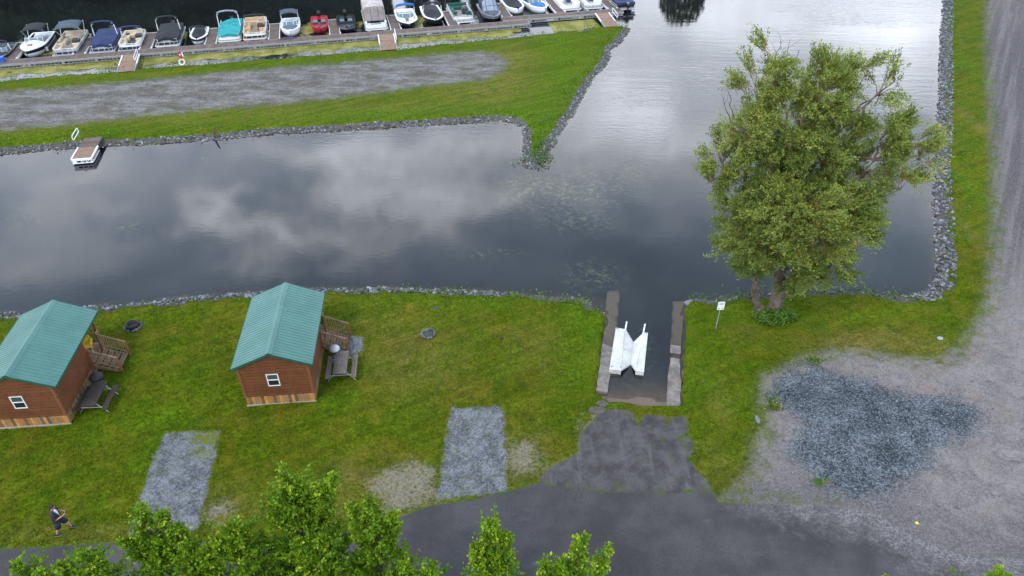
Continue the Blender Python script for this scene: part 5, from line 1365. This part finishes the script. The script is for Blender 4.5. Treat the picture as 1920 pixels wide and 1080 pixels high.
simple('maple_bark', (0.07, 0.055, 0.04), .95, var=.4, scale=5, bump=.5)
simple('willow_twig', (0.26, 0.13, 0.03), .8, var=.3)
def sprays(name, P0, D, Ls, nleaf, lsz, narrow, mat, seed, parent, tint, tipv, droop=.0, twigs=None, spread=.5, twr=.008):
    """leafy shoots: P0 start, D unit direction, Ls length; nleaf leaves along each"""
    r = np.random.RandomState(seed); n = len(P0)
    t = r.rand(n, nleaf) ** .8
    base = P0[:, None, :] + D[:, None, :] * (Ls[:, None] * t)[..., None]
    base[..., 2] -= droop * (t ** 2) * Ls[:, None]
    ld = D[:, None, :] * .7 + r.randn(n, nleaf, 3) * spread
    ld /= np.linalg.norm(ld, axis=2)[..., None]
    q = np.cross(ld, r.randn(n, nleaf, 3)); q /= np.linalg.norm(q, axis=2)[..., None]
    L = (lsz * (.6 + .8 * r.rand(n, nleaf)))[..., None]
    jit = r.randn(n, nleaf, 3) * lsz * .35
    b = base + jit
    nr = np.cross(ld, q)
    V = np.stack([b, b + ld * L * .5 + q * L * narrow * .5 + nr * L * .06, b + ld * L, b + ld * L * .5 - q * L * narrow * .5 + nr * L * .06], 2).reshape(-1, 3)
    F = np.arange(len(V)).reshape(-1, 4)
    tt = np.clip(tint[:, None] + r.randn(n, nleaf) * .16, 0, 1); tp = np.clip(tipv[:, None] * (t ** 1.5) , 0, 1)
    me = fastmesh(name, V, F, {'tint': np.repeat(tt.ravel(), 4), 'tip': np.repeat(tp.ravel(), 4)})
    o = mobj(name, me, mat, parent)
    if twigs:
        a = np.cross(D, r.randn(n, 3)); a /= np.linalg.norm(a, axis=1)[:, None]; c = np.cross(D, a)
        e = P0 + D * Ls[:, None] * .92; e[:, 2] -= droop * .8 * Ls
        s0 = P0 - D * .15
        V2 = np.stack([s0 + a * twr, s0 - a * twr * .5 + c * twr * .87, s0 - a * twr * .5 - c * twr * .87, e], 1).reshape(-1, 3)
        k = np.arange(n)[:, None] * 4
        F2 = np.concatenate([k + [0, 1, 3], k + [1, 2, 3], k + [2, 0, 3]])
        mobj('twigs', fastmesh('twigs', V2, F2, {'tint': np.zeros(len(V2))}), twigs, o)
    return o
def limb(b, a, c, r0, r1, seed, wob=.12, n=6):
    rr = random.Random(seed); a = Vector(a); c = Vector(c); L = (c - a).length
    pts = []
    for i in range(n + 1):
        t = i / n; p = a.lerp(c, t); w = math.sin(t * math.pi) * L * wob
        pts.append(p + Vector((rr.uniform(-1, 1), rr.uniform(-1, 1), rr.uniform(-.3, 1.0))) * w * .5)
    pts[0] = a; pts[-1] = c
    b.path(pts, [r0 + (r1 - r0) * (i / n) ** .8 for i in range(n + 1)], 7); return pts

# ---- the big willow beside the slip
TB = P(1442, 588); TY = TB.y
wt = thing('willow_tree', 'big multi stemmed willow at the water right of the boat slip', 'tree', (TB.x, TB.y, 0))
def wl(px, py, dy=0.0):
    q = Q(px, py, TY + dy); return Vector((q.x - TB.x, q.y - TB.y, q.z))
LOBES = [  # px, py, depth offset, radius x, radius z, radius y, density, yellow plus painted light (front lobes brighter, low ones shaded)
    (1450, 108, .5, .85, 1.4, .9, .55, .8), (1425, 165, .4, 1.3, 1.5, 1.2, .8, .8), (1520, 165, .2, 1.5, 1.6, 1.3, .9, .7), (1590, 140, .6, 1.4, 1.2, 1.1, .5, .8), (1560, 195, .3, 1.4, 1.2, 1.2, .9, .7),
    (1395, 235, .2, 1.3, 1.5, 1.4, .9, .7), (1470, 240, .0, 1.9, 1.7, 1.7, 1.1, .65), (1570, 262, .4, 1.8, 1.5, 1.6, 1.0, .55), (1650, 168, .6, 1.0, .8, .9, .35, .8), (1680, 145, .6, .5, .6, .5, .3, .8),
    (1655, 248, .2, 1.5, 1.1, 1.3, .9, .55), (1700, 268, .2, 1.3, 1.0, 1.1, .7, .75), (1728, 285, .2, .75, .8, .8, .55, .9), (1360, 300, .0, 1.1, 1.4, 1.2, .8, .6), (1345, 350, .1, .8, 1.0, .9, .5, .7),
    (1430, 320, -.3, 1.7, 1.5, 1.7, 1.0, .45), (1520, 325, -.1, 2.0, 1.4, 1.9, 1.0, .35), (1610, 320, .2, 1.6, 1.2, 1.5, .9, .45), (1680, 325, .3, 1.1, .8, 1.0, .6, .8), (1690, 350, .2, .8, .45, .7, .4, .8),
    (1385, 395, -.2, 1.0, 1.2, 1.2, .8, .3), (1490, 390, -2.2, 2.2, 1.3, 1.5, 1.8, .75), (1570, 385, -1.4, 2.0, 1.3, 1.6, 1.5, .5), (1430, 440, -1.5, 1.8, 1.5, 1.7, 1.4, .3), (1530, 440, -2.4, 2.1, 1.2, 1.4, 1.8, .75), (1600, 425, -1.2, 1.2, 1.2, 1.2, 1.0, .35),
    (1400, 470, -.6, 1.2, 1.3, 1.5, 1.0, .15), (1480, 492, -1.1, 1.9, 1.1, 1.6, 1.5, .1), (1560, 490, -1.0, 1.4, 1.1, 1.4, 1.1, .15), (1410, 505, -.3, .9, .8, 1.1, .9, .05), (1500, 528, -.3, 1.2, .5, 1.2, .9, .05), (1355, 468, .0, .5, .5, .6, .4, .4), (1520, 285, -.2, 1.7, 1.4, 1.6, 1.0, .5), (1440, 380, -.6, 1.6, 1.3, 1.5, 1.0, .45)]
trunk = M()
stems = [((-.55, .1, -.1), wl(1400, 420, .0), .23, .12), ((.15, 0, -.1), wl(1480, 400, -.3), .34, .18), ((.55, .45, -.1), wl(1560, 400, .3), .25, .13)]
tops = []
for i, (a, c, r0, r1) in enumerate(stems):
    tops.append(limb(trunk, a, c, r0, r1, 40 + i, .10, 8)[-1])
    trunk.path([Vector(a) + Vector((0, 0, -.05)), Vector(a) + Vector((0, 0, .5))], r0 * 1.35, 9, r0 * 1.02)
trunk.build('trunk', 'willow_bark', wt, True)
limbs = M(); rs = np.random.RandomState(3)
P0, DD, LL, TT, YY = [], [], [], [], []
hubs = []
for (lx, ly) in ((1400, 300), (1480, 260), (1570, 230), (1640, 300)):
    c = wl(lx, ly); s = min(tops, key=lambda q_: (q_ - c).length)
    hubs.append(limb(limbs, s, c, .12, .06, lx, .12)[-1])
for i, (x, y, dy, rx, rz, ry, dens, yel_lit) in enumerate(LOBES):
    c = wl(x, y, dy)
    src = min(hubs + tops, key=lambda q_: (q_ - c).length + (4 if q_.z > c.z + .3 else 0))
    limb(limbs, src, c + Vector((0, 0, -rz * .3)), .075, .03, i, .15)
    for k in range(5):
        v = rs.randn(3); v /= np.linalg.norm(v); v[2] = abs(v[2]) * .8
        e = c + Vector((v[0] * rx * .8, v[1] * ry * .8, v[2] * rz * .8)); limb(limbs, c + Vector((0, 0, -rz * .4)), e, .03, .008, i * 9 + k, .15, 4)
    n = int(dens * 120 * (rx * rz * 1.2 + rx * ry * .6) )
    v = rs.randn(n, 3); v /= np.linalg.norm(v, axis=1)[:, None]
    rad = .35 + .62 * rs.rand(n, 1) ** .7
    # clump the shoots so that gaps show between them
    nc = max(5, int(n / 20)); cv = rs.randn(nc, 3); cv /= np.linalg.norm(cv, axis=1)[:, None]
    k = rs.randint(0, nc, n); v = cv[k] + v * .20; v /= np.linalg.norm(v, axis=1)[:, None]
    p = np.array(c) + v * rad * np.array([rx, ry, rz])
    d = v * np.array([1, 1, .8]) + np.array([0, -.05, .55 if ly else .5]) + rs.randn(n, 3) * .25
    d /= np.linalg.norm(d, axis=1)[:, None]
    P0.append(p); DD.append(d); LL.append(.35 + .55 * rs.rand(n) + (.35 if yel_lit > .65 else 0) * rs.rand(n)); ct = rs.rand(nc)
    TT.append(np.clip(.0 + .12 * (yel_lit > .6) + .58 * ct[k] + .25 * rs.rand(n), 0, 1)); YY.append(np.clip(yel_lit * (.35 + .9 * rs.rand(n)), 0, 1))  # leaf colour carries yellow and painted light: bright front lobes, shaded low ones
limbs.build('limbs', 'willow_bark', wt)
P0 = np.concatenate(P0); DD = np.concatenate(DD); LL = np.concatenate(LL); TT = np.concatenate(TT); YY = np.concatenate(YY)
NSPR = len(P0)
sprays('crown', P0, DD, LL, 26, .115, .36, 'willow_leaf', 1, wt, TT, YY, droop=.12, twigs='willow_twig', spread=.42, twr=.009)
rr = random.Random(8)
for (x0, y0, x1, y1) in ((1470, 170, 1482, 72), (1478, 150, 1500, 92), (1545, 170, 1530, 88), (1560, 160, 1552, 95), (1600, 180, 1640, 108), (1640, 200, 1665, 130), (1370, 230, 1352, 175), (1375, 220, 1362, 165), (1690, 245, 1722, 225), (1720, 300, 1745, 255),
                         (1650, 345, 1692, 352), (1630, 440, 1662, 425), (1640, 460, 1655, 440), (1350, 330, 1325, 345), (1560, 150, 1575, 85), (1660, 190, 1690, 150), (1450, 120, 1468, 75), (1715, 320, 1740, 345)):
    dead = M(); a = wl(x0, y0, .3); c = wl(x1, y1, .4); pts = limb(dead, a, c, .028, .006, x0, .12, 5)
    for k in (2, 3, 4):
        e = pts[k] + Vector((rr.uniform(-.5, .5), rr.uniform(-.3, .3), rr.uniform(.2, .7))); dead.path([pts[k], pts[k].lerp(e, .5) + Vector((.04, 0, .03)), e], .010, 4, .003)
    dead.build('bare_branch', 'twig', wt)
cs = []
rr = random.Random(5)
for _ in range(170):
    a = rr.random() * 6.28; q_ = rr.random() ** .5; cs.append((q_ * 1.15 * math.cos(a), q_ * .6 * math.sin(a), .28 * (1 - q_)))
o = leafcloud('ground_shrub', cs, 22, .15, 'weed_leaf', 9, None, .10, .14); o.location = (TB.x + .1, TB.y - .5, 0)
tag(o, 'low dark leafy shrub around the foot of the willow', 'shrub')

# ---- young maples in the foreground
def maple(label, px, py, h, R_, base_d, seed, leaders, dens=1.0, lean=(0, 0), low=.35, small=False):
    """top of the crown at photo pixel px,py at height h"""
    top = P(px, py, h)
    t = thing('maple_tree', label, 'tree', (top.x - lean[0], top.y - lean[1], 0), 0, 'young maples along the near side of the road')
    r = np.random.RandomState(seed)
    b = M(); tip = Vector((lean[0], lean[1], h - .3))
    tp = limb(b, (0, 0, -.1), tip, .13 if not small else .09, .02, seed, .02, 10); b.build('trunk', 'maple_bark', t, True)
    P0, D, L, T, Y = [], [], [], [], []
    br = M()
    nb = int((30 if not small else 18) * dens)
    for i in range(nb):
        f_ = low + (1 - low) * ((i + .5) / nb) ** .9
        k = min(int(f_ * 10), 9); p = tp[k].lerp(tp[k + 1], f_ * 10 - k)
        a = i * 2.4 + r.rand() * .7
        prof = ((1 - f_) / (1 - low)) ** .8
        ln = R_ * max(.12, prof) * (.75 + .5 * r.rand())
        up = .75 + .6 * f_ + r.rand() * .2
        e = p + Vector((math.cos(a) * ln, math.sin(a) * ln, ln * up))
        if e.z > h - .2: e.z = h - .2 - r.rand() * .5
        pts = limb(br, p, e, .035, .008, seed * 77 + i, .12, 5)
        ns = int(ln * 25 * dens + 6)
        for s in range(ns):
            q_ = .25 + .75 * r.rand() ** .7; kk = min(int(q_ * 5), 4); pp = pts[kk].lerp(pts[kk + 1], q_ * 5 - kk)
            d = Vector((math.cos(a), math.sin(a), up)) * .6 + Vector(r.randn(3)) * .55; d.z = abs(d.z) * .8 + .12; d.normalize()
            P0.append(pp + Vector(r.randn(3)) * .08); D.append(d); L.append(.22 + .42 * r.rand()); T.append(.25 + .5 * r.rand() * (.6 + .4 * q_)); Y.append(.15 + .75 * q_ * r.rand())
    for (dx, dy, hh) in leaders:      # upright leading shoots
        a = Vector((lean[0] * .8 + dx * .5, lean[1] * .8 + dy * .5, h - 1.6 - hh * .2)); e = Vector((lean[0] + dx, lean[1] + dy, h + hh - .22))
        limb(br, a, e, .025, .006, int(dx * 100) + seed, .04, 5)
        for s in range(60):
            q_ = r.rand(); pp = a.lerp(e, q_); aa = r.rand() * 6.28
            d = Vector((math.cos(aa), math.sin(aa), .9)); d.normalize()
            P0.append(pp); D.append(d); L.append(.10 + .34 * (1 - q_) ** .8 + .05 * r.rand()); T.append(.4 + .4 * r.rand()); Y.append(.4 + .6 * r.rand())
    br.build('branches', 'maple_bark', t)
    P0 = np.array([tuple(v) for v in P0]); D = np.array([tuple(v) for v in D])
    sprays('crown', P0, D, np.array(L), 22, .086, .62, 'maple_leaf', seed, t, np.array(T), np.array(Y), droop=.1, twigs='maple_bark', spread=.75, twr=.005)
    return t
maple('dense foreground maple with the tallest twin leaders at bottom centre left', 540, 905, 13.0, 1.75, 0, 11, [(0, 0, .75), (.30, .0, .2), (1.15, 0, .45), (.8, 0, .0), (-.45, -.2, -.5)], 1.35)
maple('foreground maple whose slim leader crosses the left gravel pad', 275, 975, 12.5, 1.35, 0, 12, [(-.1, 0, .8), (.40, 0, .4), (.7, 0, -.1), (-.6, -.2, -.3)], 1.2)
maple('dark foreground maple between the two tallest at the bottom', 440, 985, 12.4, 1.15, 0, 13, [(0, 0, .3), (-.5, -.1, -.1)], 1.2)
maple('foreground maple at the lower left beside the road edge', 160, 1040, 12.2, 1.2, 0, 14, [(0, 0, .3), (-.8, 0, -.2)], 1.2)
maple('foreground maple in the bottom left corner of the lawn road', 35, 1062, 12.0, 1.1, 0, 15, [(0, 0, .3), (.4, .0, -.1)], 1.0)
maple('slender foreground maple rising alone from the bottom centre', 922, 995, 12.8, .95, 0, 16, [(0, 0, .55), (.30, 0, .0), (-.35, -.1, -.3)], 1.1)
maple('foreground maple leaning right at the bottom with several pointed tips', 1065, 1052, 12.6, 1.0, 0, 17, [(.30, .2, .75), (.85, .1, .5), (-.5, 0, .1), (-.1, 0, .2)], 1.0)
maple('foreground maple crown right of the tallest one', 695, 955, 12.4, 1.2, 0, 18, [(0, 0, .7), (-.45, 0, .35), (.5, .1, -.2)], 1.25)
maple('low maple top peeking in between the tall maple and the slender one', 795, 1068, 12.0, 1.0, 0, 19, [(0, 0, .0), (-.5, .1, .1)], 1.0)
maple('dense maple filling the bottom below the slim leader', 345, 1020, 12.0, 1.2, 0, 22, [(0, 0, .1), (.5, 0, 0)], 1.2)
maple('dense low maple at the bottom under the tallest leaders', 600, 1010, 12.0, 1.4, 0, 23, [(0, 0, .1), (-.6, 0, 0)], 1.2)
maple('tiny maple tip at the bottom edge right of the middle', 1660, 1098, 12.4, .8, 0, 20, [(0, 0, .3)], .9, small=True)
maple('small maple tip at the bottom right corner', 1868, 1082, 12.4, .9, 0, 21, [(0, 0, .35), (.35, 0, .1)], .9, small=True)

# ---- woods on the far bank (seen mirrored in the water) and one tree of its own
def crowns(name, trees, n_each, size, mat, seed, parent=None):
    r = np.random.RandomState(seed); Vs = []
    for (x, y, h, w) in trees:
        n = n_each; v = r.randn(n, 3); v /= np.linalg.norm(v, axis=1)[:, None]; v *= (.55 + .45 * r.rand(n, 1))
        z0 = h * .15
        p = np.array([x, y, z0 + (h - z0) / 2]) + v * np.array([w, w, (h - z0) / 2])
        a = r.randn(n, 3); a /= np.linalg.norm(a, axis=1)[:, None]; c = np.cross(a, r.randn(n, 3)); c /= np.linalg.norm(c, axis=1)[:, None]
        s = size * (.6 + .8 * r.rand(n, 1))
        Vs.append(np.stack([p - a * s, p + c * s * .6, p + a * s, p - c * s * .6], 1).reshape(-1, 3))
    V = np.concatenate(Vs); return mobj(name, fastmesh(name, V, np.arange(len(V)).reshape(-1, 4), {'tint': np.repeat(r.rand(len(V) // 4), 4), 'tip': np.zeros(len(V))}), mat, parent)
rr = random.Random(2); tl = []
for i in range(34):
    x = -120 + i * 3.0 + rr.uniform(-1, 1)
    for row in range(2):
        if x < -19: tl.append((x, 103 + row * 5 + rr.uniform(-1.5, 1.5) + max(0, (x + 40)) * .12, rr.uniform(9.5, 12) * (1 if x < -32 else .75), rr.uniform(2.6, 3.4)))
for i in range(40): tl.append((-118 + i * 2.55, 100.6 + max(0, (-118 + i * 2.55 + 40)) * .12 + rr.uniform(-.4, .4), rr.uniform(4, 6), 2.3))
for x in (-14, -9.5, -4.5): tl.append((x, 112, rr.uniform(6, 8.5), 2.0))
for x in (-2.5, 1.5): tl.append((x, 118, rr.uniform(9, 10), 2.4))
tag(crowns('far_woods', tl, 700, .42, 'forest_leaf', 4), 'dark woods on the far bank, mirrored in the water behind the boats', 'woods', kind='stuff')
t = thing('round_tree', 'lone round tree on the far bank, mirrored at the top of the open water', 'tree', (24.5, 109, 0))
crowns('crown', [(0, 0, 7.2, 3.3)], 1500, .32, 'forest_leaf', 6, t); M().path([(0, 0, 0), (0, 0, 3)], .2, 7).build('trunk', 'maple_bark', t)
# ------------------------------------------------------------------ the man on the lawn (local +y is the way he faces)
simple('skin', (0.42, 0.20, 0.13), .55, var=.1); simple('hair', (0.018, 0.011, 0.008), .7, var=.4, scale=30); simple('jacket', (0.020, 0.021, 0.022), .85, var=.35); simple('shirt', (0.62, 0.64, 0.68), .8, var=.08)
simple('shorts', (0.010, 0.012, 0.042), .85, var=.3); simple('shoe', (0.010, 0.010, 0.013), .6); simple('sole', (0.5, 0.5, 0.5), .6); simple('gadget', (0.05, 0.045, 0.05), .4)
pr = P(111.5, 1000); pl = P(131, 992.5)
mid = (pr + pl) / 2
FACE = math.radians(-72)      # facing the right of the picture, a little towards the camera
man = thing('person', 'dark haired man in open black shirt and navy shorts walking across the lawn', 'person', (mid.x, mid.y, 0), FACE)
def skin(name, verts, edges, mat, parent, sub=2):
    me = bpy.data.meshes.new(name); me.from_pydata([v[0] for v in verts], edges, [])
    o = mobj(name, me, mat, parent)
    md = o.modifiers.new('skin', 'SKIN'); md.use_smooth_shade = True; md.branch_smoothing = .4
    if not me.skin_vertices: return o
    for i, v in enumerate(verts):
        rr = v[1] if isinstance(v[1], tuple) else (v[1], v[1]); me.skin_vertices[0].data[i].radius = rr; me.skin_vertices[0].data[i].use_root = (i == 0)
    s = o.modifiers.new('sub', 'SUBSURF'); s.levels = sub; s.render_levels = sub
    return o
# right foot is behind (his right = +x when facing +y), left foot forward
RA, LA = Vector((.14, -.24, .09)), Vector((-.13, .27, .09))
V_ = [((0, 0, .92), (.15, .115)), ((0, .01, 1.08), (.145, .11)), ((0, .02, 1.25), (.165, .115)), ((0, .02, 1.42), (.15, .09)), ((0, .03, 1.50), .06), ((0, .05, 1.56), .055),
      ((.19, .0, 1.42), .06), ((.27, .02, 1.20), .047), ((.27, .06, 1.12), .042), ((.14, .30, 1.13), .030), ((.10, .36, 1.14), .026),
      ((-.19, .0, 1.42), .06), ((-.27, .02, 1.20), .047), ((-.27, .06, 1.12), .042), ((-.14, .30, 1.13), .030), ((-.10, .36, 1.14), .026),
      ((.11, -.02, .84), .095), ((.135, -.06, .50), .065), ((.14, -.17, .30), .058), (tuple(RA), .038), ((.15, -.12, .045), .036),
      ((-.11, .03, .84), .095), ((-.125, .17, .50), .065), ((-.13, .23, .30), .056), (tuple(LA), .038), ((-.14, .40, .045), .036)]
E_ = [(0, 1), (1, 2), (2, 3), (3, 4), (4, 5), (3, 6), (6, 7), (7, 8), (8, 9), (9, 10), (3, 11), (11, 12), (12, 13), (13, 14), (14, 15), (0, 16), (16, 17), (17, 18), (18, 19), (19, 20), (0, 21), (21, 22), (22, 23), (23, 24), (24, 25)]
# hands: palm from wrist, fingers curled round the controller
for w_, s in ((10, 1), (15, -1)):
    wv = Vector(V_[w_][0])
    V_.append((tuple(wv + Vector((-.035 * s, .04, .0))), .024)); palm = len(V_) - 1; E_.append((w_, palm))
    pv = Vector(V_[palm][0])
    for k, (dz, ln) in enumerate(((.030, .042), (.010, .050), (-.010, .046), (-.028, .036))):
        a = pv + Vector((-.012 * s, .02, dz)); bq = a + Vector((-.028 * s, .018, 0)); c = bq + Vector((-.020 * s, -ln * .35, 0))
        i = len(V_); V_ += [(tuple(a), .010), (tuple(bq), .009), (tuple(c), .008)]; E_ += [(palm, i), (i, i + 1), (i + 1, i + 2)]
    i = len(V_); V_ += [(tuple(pv + Vector((-.012 * s, -.005, .035))), .011), (tuple(pv + Vector((-.035 * s, .012, .048))), .009)]; E_ += [(w_, i), (i, i + 1)]
body = skin('body', V_, E_, 'skin', man)
# head, turned a little to the camera, looking down at his hands
hd = M(); rings = []
for z, rx, ry, oy in ((-.115, .035, .035, .035), (-.10, .052, .055, .035), (-.07, .066, .078, .02), (-.03, .074, .092, .01), (.02, .078, .098, 0), (.06, .076, .097, -.005), (.095, .062, .080, -.01), (.118, .03, .045, -.01)):
    rings.append([(rx * math.cos(a), oy + ry * math.sin(a) * (1.06 if abs(a - math.pi / 2) < .3 and -.08 < z < .0 else 1), z) for a in [k * math.pi / 8 for k in range(16)]])
hd.ring_loft(rings)
hm = Matrix.Translation((0, .075, 1.66)) @ Matrix.Rotation(.25, 4, 'Z') @ Matrix.Rotation(-.35, 4, 'X')
head = hd.build('head', 'skin', body, True); head.matrix_local = hm
M().add([(-.012, .088, .015), (.012, .088, .015), (.018, .098, -.03), (-.018, .098, -.03), (0, .122, -.026)], [(0, 1, 4), (1, 2, 4), (2, 3, 4), (3, 0, 4)]).build('nose', 'skin', head)
for s in (-1, 1):
    M().ring_loft([[(s * (.078 + t_), y_, z_) for y_, z_ in ((-.015, -.035), (.015, -.03), (.02, .01), (-.02, .02))] for t_ in (-.006, .014)]).build('ear', 'skin', head)
    M().lathe([(.001, -.006), (.011, 0), (.001, .006)], (s * .03, .092, .01), 8).build('eye', 'hair', head)
M().b2(-.022, .022, .088, .096, -.062, -.055).build('mouth', 'seat_red', head)
hr = M(); rings = []
for z, k in ((-.06, 1.05), (-.01, 1.10), (.04, 1.12), (.085, 1.12), (.12, .85), (.14, .35)):
    base = {-.06: (.070, .085), -.01: (.077, .096), .04: (.078, .098), .085: (.068, .088), .12: (.05, .065), .14: (.03, .04)}[z]
    ring = []
    for a in [q_ * math.pi / 8 for q_ in range(16)]:
        s_ = math.sin(a); f_ = k * (1 + .05 * math.sin(a * 5))
        y_ = base[1] * f_ * s_ - .008
        if s_ > 0 and z < .05: y_ = min(y_, .015 + z * .2)
        ring.append((base[0] * f_ * math.cos(a), y_, z))
    rings.append(ring)
hr.ring_loft(rings); hr.build('hair', 'hair', head, True)
# clothes
def shell(name, rings, mat, parent=body, th=.012, smooth=True):
    o = M().ring_loft(rings, cap=False).build(name, mat, parent, smooth); md = o.modifiers.new('s', 'SOLIDIFY'); md.thickness = th; return o
def ring(cx, cy, z, rx, ry, n=16, tilt=0): return [(cx + rx * math.cos(a), cy + ry * math.sin(a), z + tilt * math.sin(a)) for a in [k * 2 * math.pi / n for k in range(n)]]
shell('shirt', [ring(0, .02, .93, .175, .145), ring(0, .02, 1.08, .172, .145), ring(0, .02, 1.25, .19, .145), ring(0, .02, 1.38, .17, .12), ring(0, .025, 1.48, .075, .07)], 'shirt')
n_ = 14
def cring(z, rx, ry, gap): return [(rx * math.sin(gap + (2 * math.pi - 2 * gap) * k / n_), .015 + ry * math.cos(gap + (2 * math.pi - 2 * gap) * k / n_), z) for k in range(n_ + 1)]
o = M().ring_loft([cring(.86, .215, .175, .22), cring(1.05, .20, .17, .24), cring(1.25, .215, .168, .34), cring(1.40, .225, .142, .5), cring(1.47, .15, .11, .7), cring(1.51, .095, .088, .75), cring(1.53, .088, .08, .8)], closed=False).build('open_shirt', 'jacket', body, True)
o.modifiers.new('s', 'SOLIDIFY').thickness = .015
for s in (-1, 1):
    sl = M().path([(s * .15, .0, 1.44), (s * .22, .005, 1.36), (s * .262, .02, 1.22), (s * .268, .05, 1.15)], [.085, .085, .078, .076], 12).build('sleeve', 'jacket', o, True)
shell('shorts', [ring(0, .0, .78, .185, .145), ring(0, .005, .90, .185, .15), ring(0, .01, .99, .172, .14)], 'shorts')
for (cx, y0, y1, s) in ((.115, -.01, -.07, 1), (-.11, .035, .16, -1)):
    shell('shorts_leg', [ring(cx, y0, .84, .115, .125, 14), ring(cx * 1.05, (y0 + y1) / 2, .66, .118, .12, 14), ring(cx * 1.15, y1, .48, .112, .112, 14)], 'shorts')
for (x_, y_, rz_) in ((.145, -.20, .05), (-.135, .32, -.1)):
    so = M(); R3 = Matrix.Rotation(rz_, 3, 'Z')
    def sr(z, k, yy=0): return [tuple(R3 @ Vector((.050 * k * math.cos(a), (.145 * k) * math.sin(a) + yy, 0)) + Vector((x_, y_, z))) for a in [q_ * math.pi / 7 for q_ in range(14)]]
    sh = M().ring_loft([sr(.022, 1.0), sr(.06, 1.0), sr(.095, .8, -.02), sr(.12, .55, -.055), sr(.135, .45, -.06)]).build('shoe', 'shoe', body, True)
    M().ring_loft([sr(.0, .98), sr(.021, 1.06)]).build('sole', 'sole', sh)
t = thing('controller', 'small dark controller held in the hands of the man', 'controller', (0, 0, 0))
cp = Matrix.Rotation(FACE, 3, 'Z') @ Vector((0, .405, 1.14)); t.location = (mid.x + cp.x, mid.y + cp.y, cp.z); t.rotation_euler = (0, 0, FACE)
M().pad(-.085, .085, -.03, .03, -.022, .022, .012).build('case', 'gadget', t); M().pad(-.05, .05, .035, .045, .0, .09, .004).build('screen', 'gadget', t)
for s in (-1, 1): M().path([(s * .05, .03, .02), (s * .07, .07, .09)], .005, 5).build('antenna', 'gadget', t)
